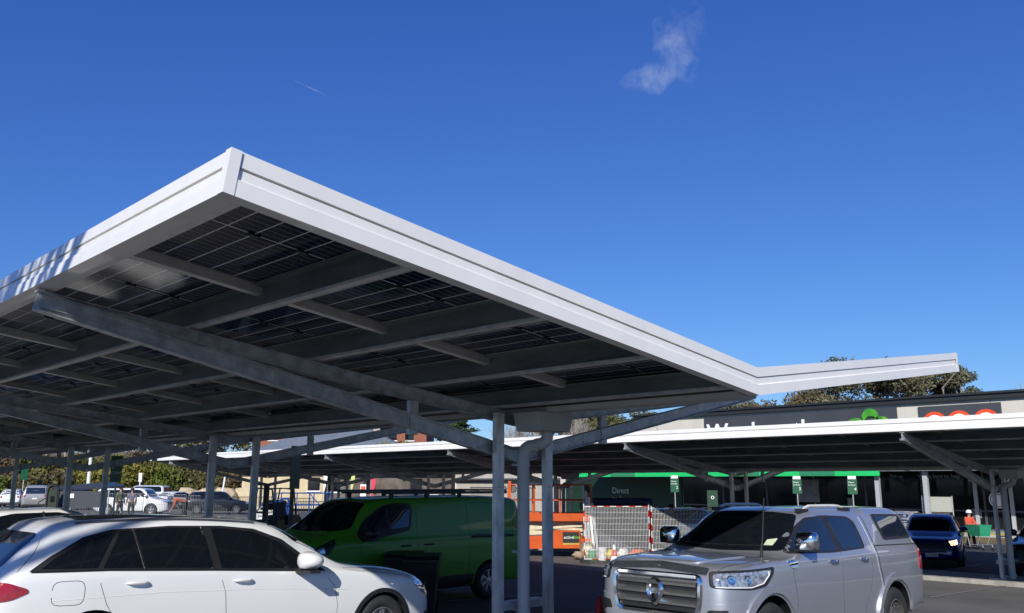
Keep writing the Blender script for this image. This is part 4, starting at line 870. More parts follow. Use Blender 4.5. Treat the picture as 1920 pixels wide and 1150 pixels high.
def branches(mb, p, d, l, r, depth, rnd, spread=.55, up=.15, tips=None, n=(2, 3), seg=3):
    pts = [p]; q = p; dd = d
    for i in range(seg): dd = (dd + V((rnd.gauss(0, .10), rnd.gauss(0, .10), up * .3))).normalized(); q = q + dd * l / seg; pts.append(q)
    mb.tube(pts, [r * (1 - .45 * i / seg) for i in range(seg + 1)], 6 if r > .06 else 4, caps=False)
    if depth <= 0:
        if tips is not None: tips.append(q)
        return
    for k in range(rnd.randint(*n)):
        nd = (dd + V((rnd.gauss(0, spread), rnd.gauss(0, spread), rnd.gauss(up, spread * .6)))).normalized(); branches(mb, q if k else pts[-2].lerp(q, .6), nd, l * rnd.uniform(.62, .85), r * .58, depth - 1, rnd, spread, up, tips, n, seg)
BARK = mat('bark', (.10, .085, .07), .9, alt=(.20, .18, .155), nscale=4)
BARKG = mat('pale_bark', (.30, .27, .23), .9, alt=(.42, .38, .33), nscale=4)
def make_tree(name, label, cat, loc, h, cr, nleaf, lsize, lm, seed, trunk=.35, bark=BARK, base=.35, depth=3, group=None, squash=.55, bl=None):
    rnd = random.Random(seed); root = empty(name, loc, label, cat, group=group); mb = MB(); tips = []
    branches(mb, V((0, 0, -.2)), V((0, 0, 1)), h * base, trunk, depth, rnd, .6, .25, tips, (2, 4)); mb.build('trunk', bark, root, smooth=True)
    bl_ = []
    for t in tips:
        t = V(t); k = min(1, cr / max(.1, sqrt(t.x ** 2 + t.y ** 2))); t.x *= k; t.y *= k; t.z = min(t.z, h * .93)
        bl_.append((t, (cr * rnd.uniform(.20, .34), cr * rnd.uniform(.16, .26) * (squash + .45))))
    for _ in range(bl or 8):
        a = rnd.random() * 6.28; q = cr * sqrt(rnd.random()) * .85; z = h * (1 - .45 * (q / cr) ** 2 - rnd.random() * .45); bl_.append((V((q * cos(a), q * sin(a), z)), (cr * rnd.uniform(.22, .36), cr * rnd.uniform(.18, .28) * (squash + .45))))
    mb = MB(); leaves(mb, bl_, nleaf, lsize, rnd); mb.build('crown', lm, root); return root
EUC = leaf_mat('eucalypt_leaves', (.085, .088, .045), (.21, .19, .11), .35)
EUC2 = leaf_mat('eucalypt_leaves_brown', (.10, .085, .048), (.24, .19, .11), .35)
eg = 'eucalypts behind the supermarket'
make_tree('eucalypt_tree', 'tallest grey-green eucalypt, its dome rising above the canopy tip', 'tree', (109, 47.5, 0), 20.0, 8.5, 19000, .40, EUC, 3, .5, BARKG, group=eg)
make_tree('eucalypt_tree', 'eucalypt left of the tallest one behind the supermarket roof', 'tree', (106, 55.5, 0), 15.6, 6.5, 15000, .4, EUC2, 4, .45, BARKG, group=eg)
make_tree('eucalypt_tree', 'low eucalypt at the left end of the row above the supermarket roof', 'tree', (103, 62.5, 0), 14.0, 5.6, 12000, .4, EUC2, 5, .4, BARKG, group=eg)
make_tree('eucalypt_tree', 'eucalypt right of the tallest one, under the canopy tip', 'tree', (113, 43.6, 0), 17.2, 5.6, 11000, .4, EUC, 6, .45, BARKG, group=eg)
make_tree('eucalypt_tree', 'pale leafy tree at the right end of the row behind the supermarket', 'tree', (117, 41.0, 0), 17.0, 4.2, 11000, .38, leaf_mat('pale_leaves', (.08, .09, .05), (.19, .19, .12), .5), 7, .35, BARKG, group=eg)
make_tree('broadleaf_tree', 'olive tree crown left of the supermarket sign, under the canopy arm', 'tree', (86, 71.5, 0), 12.8, 6.0, 9000, .45, leaf_mat('olive_leaves', (.07, .075, .03), (.15, .14, .06), .5), 8)
make_tree('broadleaf_tree', 'dark green tree between the rainhead and the near canopy arm', 'tree', (88, 78.5, 0), 12.4, 4.5, 7000, .42, leaf_mat('dark_leaves', (.03, .05, .015), (.09, .11, .035), .5), 9)
make_tree('broadleaf_tree', 'round yellow-green tree in front of the slate roof', 'tree', (48.5, 64.5, 0), 6.35, 3.0, 7000, .25, leaf_mat('yellow_green_leaves', (.10, .12, .02), (.22, .22, .05), 1.1), 10, .2, base=.3)
def conifer(loc, h, r, label, seed=3):
    rnd = random.Random(seed); root = empty('conifer_tree', loc, label, 'tree'); mb = MB(); mb.tube([(0, 0, -.2), (0, 0, h * .9)], [.4, .08], 7); mb.build('trunk', BARK, root)
    mb = MB()
    for k in range(42):
        t = k / 42; z = h * (.12 + .86 * t); rr = r * (1 - t) ** .75 * rnd.uniform(.6, 1.15) + .3; a = k * 2.4
        for j in range(9):
            q = rr * (j + 1) / 9; leaves(mb, [(V((q * cos(a), q * sin(a), z + .10 * q)), (.65, .28))], 26, .34, rnd)
    mb.build('crown', leaf_mat('conifer_leaves', (.02, .04, .015), (.06, .085, .03), .8), root)
make_tree('broadleaf_tree', 'olive tree just left of the supermarket parapet end', 'tree', (91, 66.8, 0), 11.8, 4.6, 7000, .42, MATS['olive_leaves'], 51)
conifer((60, 69.5, 0), 9.6, 4.2, 'dark spreading conifer seen between the canopy post and the roof')
def bare_tree(name, label, loc, h, seed, depth=5, r=.16, m=None, base=.30, group=None, spread=.38):
    rnd = random.Random(seed); root = empty(name, loc, label, 'tree', group=group); mb = MB(); branches(mb, V((0, 0, -.2)), V((0, 0, 1)), h * base, r, depth, rnd, spread, .35, None, (3, 4), 2); mb.build('trunk', m or BARKG, root); return root
for i, (x, y, h, lab) in enumerate(((69.5, 72.5, 9.6, 'leafless grey tree right of the dark conifer'), (71, 69.5, 9.2, 'leafless pale tree left of the grey rainhead'), (76, 71, 9.0, 'leafless tree beneath the grey rainhead'), (74, 66.0, 10.4, 'leafless twiggy tree right of the rainhead, against the sky'), (112, 27.5, 14.0, 'bare twigs above the supermarket roof at the right edge'))):
    bare_tree('bare_tree', lab, (x, y, 0), h, 20 + i, group='leafless trees in the background')
for i, (x, y, h, r_, lm_, lab) in enumerate(((49.3, 110.5, 10.5, 5.5, 'olive_leaves', 'olive tree furthest left of the trees behind the houses'), (51.3, 104.0, 10.0, 4.8, 'pale_leaves', 'pale green tree behind the sandstone cottage'), (53.3, 98, 10.0, 4.6, 'olive_leaves', 'olive tree immediately left of the slate roof'), (60, 103, 11.0, 5.0, 'dark_leaves', 'dark green tree directly behind the slate roof'))):
    make_tree('broadleaf_tree', lab, 'tree', (x, y, 0), h, r_, 6000, .42, MATS[lm_], 40 + i, group='trees behind the houses')
# bank behind the far left of the car park
def bank():
    HB = mat('dry_bank', (.13, .10, .055), .95, alt=(.27, .20, .11), nscale=.25, bump=.4, bscale=3); vs = []; fs = []; na, nr = 40, 14
    for i in range(na + 1):
        az = R(48 + 62 * i / na)
        for j in range(nr + 1):
            d = 104 + 9 * j; f = min(1, max(0, i / 5.)); z = -.4 + f * (8.5 * (1 - (1 - j / nr) ** 2.2) + .6 * sin(i * 1.7 + j) * (j > 1)) ; vs.append((d * cos(az), d * sin(az), z))
    fs = [(i * (nr + 1) + j, (i + 1) * (nr + 1) + j, (i + 1) * (nr + 1) + j + 1, i * (nr + 1) + j + 1) for i in range(na) for j in range(nr)]
    tag(mesh_obj('hillside', vs, fs, HB, smooth=True), 'dry grassy bank behind the far car park', 'hill', kind='structure')
bank()
def pt(az, d): return (d * cos(R(az)), d * sin(R(az)))
def bankz(d): return 0 if d < 104 else -.4 + 8.5 * (1 - (1 - min(1, (d - 104) / 126)) ** 2.2)
def shrub_mesh(seed, n, size, lm, hh=1.0):
    rnd = random.Random(seed); bl_ = [(V((rnd.uniform(-.6, .6), rnd.uniform(-.6, .6), rnd.uniform(.2, .75) * hh)), (rnd.uniform(.3, .5), rnd.uniform(.25, .4) * hh)) for _ in range(9)]
    mb = MB(); leaves(mb, bl_, n, size, rnd); o = mb.build('shrub', lm); me = o.data; bpy.data.objects.remove(o); return me
SH = [shrub_mesh(31, 2600, .13, leaf_mat('shrub_green', (.045, .07, .015), (.13, .16, .03), 2.2)), shrub_mesh(32, 2600, .12, leaf_mat('shrub_olive', (.06, .06, .02), (.15, .13, .05), 2.2)), shrub_mesh(33, 2200, .11, leaf_mat('shrub_brown', (.08, .06, .035), (.19, .14, .09), 2.2)), shrub_mesh(34, 2400, .12, leaf_mat('shrub_yellow', (.11, .11, .02), (.25, .22, .05), 2.2))]
# azimuth (degrees from +X), distance, radius, height, kind, wording
shr = [(47.0 + 1.1, 0, 0, 0, 0, '')]
K_ = [('green', 0), ('olive', 1), ('brown', 2), ('yellow-green', 3)]
rs = random.Random(77)
for i in range(46):
    az = 60 + 17.5 * (i % 23) / 22 + rs.uniform(-.3, .3); back = i >= 23; d = (118 if back else 106) + rs.uniform(-2, 3); k = rs.choice([0, 1, 2, 3, 0] if az > 66 else [1, 2, 1]); x, y = pt(az, d); r_ = rs.uniform(2.6, 3.9); hh = rs.uniform(3.0, 4.6) * (1.15 if back else 1)
    o = bpy.data.objects.new('shrub', SH[k]); COL.objects.link(o); o.location = (x, y, bankz(d) - .3); o.scale = (r_, r_, hh); o.rotation_euler = (0, 0, rs.random() * 6.28)
    tag(o, '%s shrub on the bank behind the far car park' % K_[k][0], 'shrub', 'shrubs on the bank')
for i in range(16):
    az = 60 + 17 * i / 15 + rs.uniform(-.4, .4); d = 138 + rs.uniform(-4, 8); x, y = pt(az, d)
    bare_tree('bare_tree', 'leafless grey-brown tree on top of the far bank', (x, y, bankz(d)), rs.uniform(6, 8.5), 60 + i, 4, .14, group='leafless trees on the bank')
bare_tree('bare_tree', 'big leafless tree beside the car park, casting branch shadows on the white fascia', (-6.1, 4.7, .4), 13.5, 95, 6, .24, base=.27, spread=.42)
# rocks and sandy cut at the foot of the bank
def rock(loc, s, label, seed):
    bm = bmesh.new(); bmesh.ops.create_icosphere(bm, subdivisions=2, radius=s); rnd = random.Random(seed)
    for v in bm.verts: v.co *= rnd.uniform(.8, 1.15); v.co.z *= .7
    me = bpy.data.meshes.new('rock'); bm.to_mesh(me); bm.free(); me.materials.append(mat('sandstone_rock', (.45, .36, .22), .9, alt=(.6, .5, .34), nscale=3)); o = bpy.data.objects.new('rock', me); COL.objects.link(o); o.location = loc; return tag(o, label, 'rock', 'sandstone boulders')
for i, (az, d) in enumerate(((64.6, 99), (63.5, 99), (62.4, 100), (65.6, 100), (61.5, 101))): x, y = pt(az, d); rock((x, y, .5), 1.5, 'pale sandstone boulder at the foot of the bank', i)
# ---------------------------------------------------------------- site equipment
ORG = mat('orange_machine_paint', (.55, .085, .01), .4, noise=.1, nscale=2, coat=.4)
CREAMP = mat('cream_rim', (.60, .54, .38), .5, noise=.1)
DIRT = mat('dusty_tyre', (.16, .14, .10), .9, noise=.25, nscale=12)
BLKM = mat('dark_machine_paint', (.015, .016, .017), .45, noise=.3, nscale=3)
REDP = mat('red_band_paint', (.55, .02, .02), .45, noise=.1)
BLUP = mat('blue_machine_paint', (.01, .06, .26), .4, noise=.15, nscale=3)
def scissor():
    root = empty('scissor_lift', (22.75, 21.35, gz(22.8, 21.4)), 'orange scissor lift with cream-centred wheels behind the near canopy posts', 'scissor lift', R(-43.5))
    mb = MB(); mb.box(-1.45, 1.45, -.48, .48, .28, .62); mb.box(-.25, 1.02, -.60, -.482, .30, .90); mb.box(-1.3, 1.3, -.40, .40, .62, .70); mb.build('chassis', ORG, root)
    mb = MB(); mb.box(.42, .98, -.612, -.6015, .42, .84); p = mb.build('label_panel', BLK, root)
    fy = lambda x, z: M.Translation((x, -.614, z)) @ M(((1, 0, 0, 0), (0, 0, -1, 0), (0, 1, 0, 0), (0, 0, 0, 1)))
    text('active', .15, WHTL, p, fy(.45, .62), 'lettering', .001); text('hire', .15, mat('lime', (.2, .6, .05), .5, noise=.05), p, fy(.78, .62), 'lettering', .001)
    mb = MB(); mb.box(.42, .98, -.613, -.6125, .42, .48); mb.build('yellow_stripe', YEL, p)
    for x in (-1.12, 1.25):
        for y in (-.56, .56):
            mx = M.Translation((x, y, .27)) @ M.Rotation(R(90 if y < 0 else -90), 4, 'X'); mb = MB(); mb.lathe([(.17, .10), (.26, .10), (.275, .05), (.275, -.07), (.25, -.10)], 24, mx); w = mb.build('wheel', DIRT, root, smooth=True, angle=50)
            for k in range(0): pass
            mb = MB(); mb.lathe([(.17, .085), (.15, .09), (.12, .06), (.07, .06), (.06, .10), (0, .10)], 20, mx); mb.build('rim', CREAMP, w, smooth=True, angle=30)
    for k in range(3):
        z0, z1 = .74 + k * .16, .88 + k * .16
        for y in (-.30, .30):
            for a, b in ((z0, z1), (z1, z0)): mb = MB(); mb.bar((-1.15, y, a), (1.15, y + .04 * (a > b), b), .05, .08); mb.build('scissor_arm', CREAMP, root)
    mb = MB(); mb.box(-1.45, 1.45, -.55, .55, 1.28, 1.36); mb.box(-1.45, 1.45, -.57, -.551, 1.20, 1.46); mb.box(-1.45, 1.45, .551, .57, 1.20, 1.46); mb.box(-1.47, -1.451, -.57, .57, 1.20, 1.46); mb.box(1.451, 1.47, -.57, .57, 1.20, 1.46); mb.build('platform', ORG, root)
    mb = MB()
    for x in (-1.43, -.55, .35, 1.43):
        for y in (-.54, .54): mb.tube([(x, y, 1.4), (x, y, 2.42)], .03, 8)
    for z in (1.9, 2.42):
        for y in (-.54, .54): mb.tube([(-1.43, y, z), (1.43, y, z)], .024, 8)
        for x in (-1.43, 1.43): mb.tube([(x, -.54, z), (x, .54, z)], .024, 8)
    mb.build('guard_rail', ORG, root, smooth=True)
    mb = MB(); mb.box(1.2, 1.45, .1, .45, 2.15, 2.42); mb.build('control_box', BLK, root)
    mb = MB(); mb.bar((-1.40, -.57, 1.46), (-1.40, -.57, 2.55), .10, .10); mb.build('ladder_post', ORG, root)
    for x in (-1.62, -1.28): mb = MB(); mb.lathe([(0, .03), (.11, .03), (.13, 0), (.11, -.03), (0, -.03)], 18, M.Translation((x, -.5, 2.28)) @ M.Rotation(R(80), 4, 'X')); mb.build('work_light', BLK, root, smooth=True)
    mb = MB()
    for k in range(7): pts = [(1.15 + .06 * k, -.3, 1.2)]; mb.tube([(1.10 + .07 * k, -.42, 1.22), (1.14 + .07 * k, -.44, .9), (1.12 + .07 * k, -.4, .55)], .022, 6)
    mb.build('hose', BLK, root)
scissor()
def fence(x, y, rz, label, w=2.05, h=1.72, red=True, group=None, wire=.0034, m=WHT, nv=44, nh=9, lean=0):
    root = empty('mesh_fence_panel', (x, y, gz(x, y)), label, 'fence', rz, group, rx=lean)
    for x0 in (0.0, w):
        mb = MB()
        if red:
            k = 9
            for i in range(k): mb.tube([(x0, 0, .02 + (h + .06) * i / k), (x0, 0, .02 + (h + .06) * (i + 1) / k)], .015, 8, i % 2)
        else: mb.tube([(x0, 0, .0), (x0, 0, h + .05)], .018, 8)
        mb.build('fence_post', [WHT, REDP] if red else m, root, smooth=True)
    for z in (.12, h):
        mb = MB(); k = 10
        if red:
            for i in range(k): mb.tube([(.02 + (w - .04) * i / k, 0, z), (.02 + (w - .04) * (i + 1) / k, 0, z)], .013, 8, i % 2)
        else: mb.tube([(0, 0, z), (w, 0, z)], .016, 8)
        mb.build('fence_rail', [WHT, REDP] if red else m, root, smooth=True)
    mb = MB()
    for i in range(1, nv): mb.box(w * i / nv - wire * 1.2, w * i / nv + wire * 1.2, -wire, wire, .13, h - .01)
    for j in range(1, nh): z = .12 + (h - .12) * j / nh; mb.box(.02, w - .02, -wire - .002, wire + .002, z - wire * .8, z + wire * .8)
    mb.build('wire_mesh', m, root)
    for x0 in (0.0, w):
        mb = MB(); mb.box(x0 - .12, x0 + .12, -.34, .34, 0, .11); mb.build('rubber_foot', RUB, root)
    return root
FG = 'mesh fence panels around the solar panel crates'
fence(21.25, 18.45, R(-44), 'red and white mesh fence panel with full view of the crates behind it', group=FG)
fence(22.78, 16.97, R(-40), 'red and white mesh fence panel whose right half hides behind the silver ute', group=FG)
GM = mat('grey_fence_wire', (.18, .19, .19), .5, .6, noise=.1)
fg2 = 'grey mesh fence panels along the far aisle'
for i, (a, b) in enumerate(((17.2, 54.5), (19.0, 53.0), (20.8, 51.3), (22.4, 49.4), (24.0, 47.2), (25.4, 45.0))):
    fence(a, b, R(-44 - i * 2), 'grey temporary mesh fence panel in front of the far parked cars', w=2.3, h=1.55, red=False, group=fg2, wire=.006, m=GM, nv=24, nh=5)
def crate_stack():
    root = empty('panel_pallet', (25.1, 20.1, gz(25.1, 20.1)), 'tall pallet of dark blue wrapped solar panels behind the mesh fence', 'pallet stack', R(-44))
    mb = MB()
    for y in (-.5, 0, .5): mb.box(-1.0, 1.0, y - .05, y + .05, 0, .12)
    for x in (-.9, -.45, 0, .45, .9): mb.box(x - .08, x + .08, -.6, .6, .121, .15)
    mb.build('pallet', mat('pallet_timber', (.28, .2, .12), .85, noise=.2, nscale=8), root)
    CR = mat('dark_crate', (.020, .026, .042), .5, alt=(.11, .13, .17), nscale=30, thr=(.45, .75), bump=.3)
    for k in range(12): mb = MB(); mb.box(-.93 + .01 * (k % 2), .93, -.56, .56, .155 + .128 * k, .155 + .128 * k + .118); mb.build('panel_layer', CR, root)
    for x in (-.6, .55): mb = MB(); mb.box(x - .012, x + .012, -.566, -.561, .155, 1.69); mb.build('strap', BLK, root)
    r2 = empty('roller_tarp', (25.6, 20.5, gz(25.1, 20.1) + 1.70), 'rolled dark blue tarpaulin lying on top of the panel pallet', 'tarpaulin', R(-44)); mb = MB(); mb.tube([(-1.0, 0, .16), (.3, 0, .165), (1.2, 0, .15)], [.15, .165, .15], 12); mb.build('roll', mat('blue_tarp', (.03, .045, .11), .6, alt=(.055, .07, .15), nscale=30, bump=.4), r2, smooth=True)
    for x in (-.8, .85): mb = MB(); mb.lathe([(.168, -.02), (.172, 0), (.168, .02)], 12, M.Translation((x, 0, .155)) @ M.Rotation(R(90), 4, 'Y')); mb.build('strap', BLK, r2)
crate_stack()
def small(name, label, cat, loc, builder, group=None):
    root = empty(name, (loc[0], loc[1], gz(loc[0], loc[1])) if len(loc) == 2 else loc, label, cat, group=group); builder(root); return root
def tub(m, r=.13, h=.3, lid=WHT):
    def f(root):
        mb = MB(); mb.lathe([(0, 0), (r * .85, 0), (r, h), (r * .9, h)], 16); mb.build('tub', m, root, smooth=True, angle=40); mb = MB(); mb.lathe([(r * 1.05, h), (r * 1.05, h + .03), (0, h + .035)], 16); mb.build('lid', lid, root)
        mb = MB(); mb.tube([(-r, 0, h * .8), (-r * .8, -.05, h * .5), (0, -r * 1.1, h * .42), (r * .8, -.05, h * .5), (r, 0, h * .8)], .006, 5); mb.build('handle', BLK, root)
    return f
def bag(m, sx=.3, sy=.18, h=.26):
    def f(root):
        bm = bmesh.new(); bmesh.ops.create_icosphere(bm, subdivisions=3, radius=1); rnd = random.Random(int(sx * 100))
        for v in bm.verts: k = 1 + .16 * sin(v.co.x * 7 + v.co.z * 5) * rnd.uniform(.6, 1); v.co = V((v.co.x * sx * k, v.co.y * sy * k, max(-.9, v.co.z) * h / 2 * k + h / 2))
        me = bpy.data.meshes.new('sack'); bm.to_mesh(me); bm.free(); me.materials.append(m); me.polygons.foreach_set('use_smooth', [True] * len(me.polygons)); o = bpy.data.objects.new('sack', me); COL.objects.link(o); o.parent = root
        mb = MB(); mb.tube([(-sx * .4, 0, h * .8), (0, .02, h * 1.25), (sx * .4, 0, h * .8)], .012, 6); mb.build('handle', BLK, root)
    return f
gY = mat('yellow_plastic', (.7, .55, .03), .5, noise=.1); gO = mat('orange_cloth', (.75, .13, .03), .8, noise=.2, nscale=6); gG = mat('green_plastic', (.02, .3, .08), .5, noise=.1); gB = mat('tan_cloth', (.35, .26, .18), .85, noise=.2, nscale=6)
dv = V((.714, -.70)); base = V((22.55, 19.25))
for k, (nm, lab, cat, f, off_) in enumerate((('sack', 'tan cloth bag on the ground behind the mesh fence, leftmost of the site clutter', 'bag', bag(gB, .28, .18, .28), -.42), ('bucket', 'green bucket behind the mesh fence', 'bucket', tub(gG, .14, .32), .0), ('bucket', 'white bucket behind the mesh fence beside the yellow bag', 'bucket', tub(WHT, .14, .38), .34), ('sack', 'yellow bag on the ground behind the mesh fence', 'bag', bag(gY, .24, .18, .36), .66), ('sack', 'white sack behind the mesh fence between the yellow and orange bags', 'bag', bag(WHT, .22, .16, .40), 1.02), ('sack', 'orange bag on the ground behind the mesh fence', 'bag', bag(gO, .34, .2, .38), 1.48), ('bucket', 'white bucket standing right of the orange bag', 'bucket', tub(WHT, .10, .36), 2.05))):
    p = base + dv * off_; small(nm, lab, cat, (p.x, p.y), f)
def cone(root):
    mb = MB(); mb.box(-.18, .18, -.18, .18, 0, .03); mb.build('cone_base', BLK, root)
    mb = MB(); mb.lathe([(.14, .03), (.105, .20)], 16, mi=0); mb.lathe([(.105, .20), (.062, .40)], 16, mi=1); mb.lathe([(.062, .40), (.025, .56), (.018, .565), (0, .565)], 16, mi=0); mb.build('cone_body', [WHT, REDP], root, smooth=True, angle=60)
small('traffic_cone', 'white and red traffic cone behind the mesh fence', 'traffic cone', (22.35, 18.15), cone)
def cone2(root):
    mb = MB(); mb.box(-.18, .18, -.18, .18, 0, .03); mb.build('cone_base', BLK, root)
    mb = MB(); mb.lathe([(.14, .03), (.03, .58), (.02, .60), (0, .60)], 16); mb.build('cone_body', REDP, root, smooth=True, angle=60)
small('traffic_cone', 'red traffic cone left of the silver ute, near the bottom edge', 'traffic cone', (9.45, 7.95), cone2)
for k in range(4):
    x, y = 23.4 + .08 * k, 20.2 - .10 * k; root = empty('steel_post', (x, y, gz(x, y)), 'long steel section leaning upright between the scissor lift and the mesh fence', 'steel section', R(-44), 'leaning steel sections', rx=R(4 + k), ry=R(-3 - k * 1.2))
    mb = MB(); mb.box(-.04, .04, -.02, .02, 0, 2.45 - .2 * k); mb.build('section', GALV if k != 2 else WHT, root); mb = MB(); mb.box(-.06, .06, -.04, .04, -.03, 0); mb.build('end_plate', GALV, root)
def forklift():
    root = empty('forklift', (16.6, 29.6, gz(16.6, 29.6)), 'black forklift in deep shade between the estate car and the green van', 'forklift', R(-150)); g = BLKM
    mb = MB(); mb.box(-1.0, .75, -.5, .5, .25, .75); mb.box(-.2, .3, -.45, .45, .751, .95); mb.build('body', g, root)
    mb = MB(); mb.prism([(-1.35, .25), (-1.30, .95), (-1.15, 1.08), (-.7, 1.08), (-.7, .752), (-1.001, .752), (-1.001, .25)], -.52, .52); fixn(mb.build('counterweight', g, root))
    mb = MB()
    for y in (-.46, .46): mb.tube([(-1.0, y, 1.05), (-.75, y, 2.02), (.25, y, 2.08), (.62, y, .75)], .03, 6)
    for x in (-.7, -.45, -.2, .05, .25): mb.tube([(x, -.46, 2.06), (x, .46, 2.06)], .018, 6)
    mb.build('overhead_guard', g, root)
    mb = MB(); mb.box(-.55, -.05, -.24, .24, .96, 1.08); mb.box(-.62, -.5, -.24, .24, 1.08, 1.55); mb.build('seat', BLK, root)
    mb = MB(); mb.tube([(.45, 0, .9), (.25, 0, 1.25)], .02, 6); mb.lathe([(.15, -.012), (.17, 0), (.15, .012)], 18, M.Translation((.24, 0, 1.27)) @ M.Rotation(R(-30), 4, 'Y')); mb.build('steering_wheel', BLK, root)
    mb = MB()
    for y in (-.32, -.22, .22, .32): mb.box(.80, .92, y - .035, y + .035, .06, 2.25)
    for z in (.3, 1.2, 2.18): mb.box(.925, .96, -.36, .36, z, z + .07)
    m_ = mb.build('mast', g, root); text('HYSTER', .24, mat('grey_letters', (.22, .23, .23), .5, noise=.1), m_, M.Translation((.965, .30, 1.05)) @ M.Rotation(R(90), 4, 'Y').to_4x4() @ M.Rotation(R(180), 4, 'Z') @ M.Rotation(R(90), 4, 'Z') @ M.Rotation(R(90), 4, 'Z'), 'lettering')
    for y in (-.26, .26): mb = MB(); mb.box(.965, 1.02, y - .05, y + .05, .05, .55); mb.box(1.02, 1.98, y - .05, y + .05, .05, .09); mb.build('fork', g, root)
    for x, r_ in ((.5, .32), (-.95, .26)):
        for y in (-.48, .48):
            mx = M.Translation((x, y, r_)) @ M.Rotation(R(90 if y < 0 else -90), 4, 'X'); mb = MB(); mb.lathe([(r_ * .55, .09), (r_ * .95, .09), (r_, .05), (r_, -.09)], 20, mx); w = mb.build('wheel', RUB, root, smooth=True, angle=50); mb = MB(); mb.lathe([(r_ * .55, .08), (r_ * .3, .05), (0, .06)], 16, mx); mb.build('rim', g, w)
forklift()
def stillage():
    root = empty('boom_lift', (19.3, 32.0, gz(19.3, 32)), 'blue mast lift with railed platform, in shade left of the green van', 'access lift', R(-44)); mb = MB()
    mb.box(-1.1, 1.1, -.45, .45, .22, .5); mb.build('chassis', BLUP, root)
    for x in (-.85, .85):
        for y in (-.45, .45): mx = M.Translation((x, y, .22)) @ M.Rotation(R(90 if y < 0 else -90), 4, 'X'); mb = MB(); mb.lathe([(0, .07), (.2, .07), (.22, .03), (.22, -.06)], 18, mx); mb.build('wheel', RUB, root)
    mb = MB(); mb.tube([(-.82, -.30, .5), (-.82, -.30, 1.55), (-.76, -.30, 1.70), (-.50, -.30, 1.70), (-.44, -.30, 1.55), (-.44, -.30, .5)], .05, 8); mb.box(-.78, -.48, -.33, -.25, .5, 1.35); mb.build('mast', BLUP, root)
    mb = MB(); mb.lathe([(.12, 0), (.15, .14), (.13, .3), (.06, .36), (0, .37)], 16, M.Translation((-.63, -.32, 1.15))); mb.build('tank', mat('pale_blue_plastic', (.06, .16, .38), .35, noise=.1), root, smooth=True)
    mb = MB()
    for x in (-.95, -.3, .4, 1.1):
        for y in (-.42, .42): mb.tube([(x, y, .5), (x, y, 1.92)], .025, 6)
    for z in (1.45, 1.92):
        for y in (-.42, .42): mb.tube([(-.95, y, z), (1.1, y, z)], .022, 6)
    mb.tube([(.4, -.42, 1.9), (1.1, -.42, 1.2)], .02, 6); mb.build('guard_rail', BLUP, root)
stillage()
def barrier(x, y, rz, label):
    root = empty('crowd_barrier', (x, y, gz(x, y)), label, 'barrier', rz, 'white crowd barriers'); mb = MB(); mb.tube([(-.9, 0, .12), (-.9, 0, 1.35), (-.8, 0, 1.45), (.8, 0, 1.45), (.9, 0, 1.35), (.9, 0, .12)], .024, 8); mb.tube([(-.9, 0, .25), (.9, 0, .25)], .02, 8); mb.build('frame', WHT, root, smooth=True)
    mb = MB()
    for k in range(1, 14): mb.tube([(-.9 + 1.8 * k / 14, 0, .25), (-.9 + 1.8 * k / 14, 0, 1.44)], .011, 5)
    mb.build('bars', WHT, root)
    for x0 in (-.7, .7): mb = MB(); mb.tube([(x0, -.3, .02), (x0, 0, .14), (x0, .3, .02)], .02, 6); mb.build('foot', WHT, root)
barrier(25.2, 40.6, R(-44), 'white crowd barrier standing left, seen beside the blue mast lift'); barrier(25.2, 37.9, R(-38), 'white crowd barrier half hidden by the green van windscreen')
# signs
def sign(name, label, cat, loc, rz, w, h, ztop, lines, m=GRN, pole=.03, top=None, pm=ALUW, extra=None, group=None, d=.02):
    root = empty(name, (loc[0], loc[1], gz(*loc[:2])), label, cat, rz, group); mb = MB(); mb.tube([(0, 0, 0), (0, 0, ztop - (h * .1 if not extra else 0))], pole, 8); mb.build('pole', pm, root)
    mb = MB(); mb.box(-w / 2, w / 2, -pole - d, -pole - .002, ztop - h, ztop); b = mb.build('sign_board', m, root)
    fm = lambda x, z: M.Translation((x, -pole - d - .002, z)) @ M(((1, 0, 0, 0), (0, 0, -1, 0), (0, 1, 0, 0), (0, 0, 0, 1)))
    for (t, x, z, s_) in lines: text(t, s_, WHTL, b, fm(x, z), 'lettering', .001)
    if top: mb = MB(); mb.box(-w * .42, w * .42, -pole - d, -pole - .002, ztop + .01, ztop + .01 + top); mb.build('sign_cap', WHT, root)
    return root
gs = 'green direct-to-boot bay signs in front of the shop'
for (x, y, n_, lab) in ((47.0, 24.7, '3', 'green bay sign numbered 3 with a white cap, left of the first white shop column'), (47.3, 21.6, '4', 'green bay sign numbered 4 with a white cap, nearest the first white shop column'), (44.3, 31.2, '2', 'green bay sign with a white cap at left, above the white SUV')):
    sign('bay_sign', lab, 'sign', (x, y), R(-62), .50, .80, 2.90, [('Direct', -.21, 2.70, .12), ('to boot', -.21, 2.56, .12), (n_, .08, 2.30, .24)], top=.17, group=gs)
sign('totem_sign', 'squat dark green totem with a white round mark beside the canopy posts', 'sign', (44.3, 28.6), R(-60), .60, 1.2, 2.25, [('o', -.10, 1.75, .4)], m=mat('dull_green', (.002, .035, .015), .5, noise=.1))
sign('parking_sign', 'tall green parking sign on a grey pole, between posts at far left', 'sign', (10.9, 29.5), R(-60), .42, .84, 2.95, [('Click', -.16, 2.72, .12), ('&', -.16, 2.55, .12), ('Collect', -.16, 2.38, .12)], pm=GALV)
sign('parking_sign', 'green sign seen almost edge-on, on a brown steel post above the van bonnet', 'sign', (11.15, 18.95), R(28), .42, 1.02, 3.0, [], pole=.05, pm=mat('brown_post', (.12, .10, .085), .6, noise=.2))
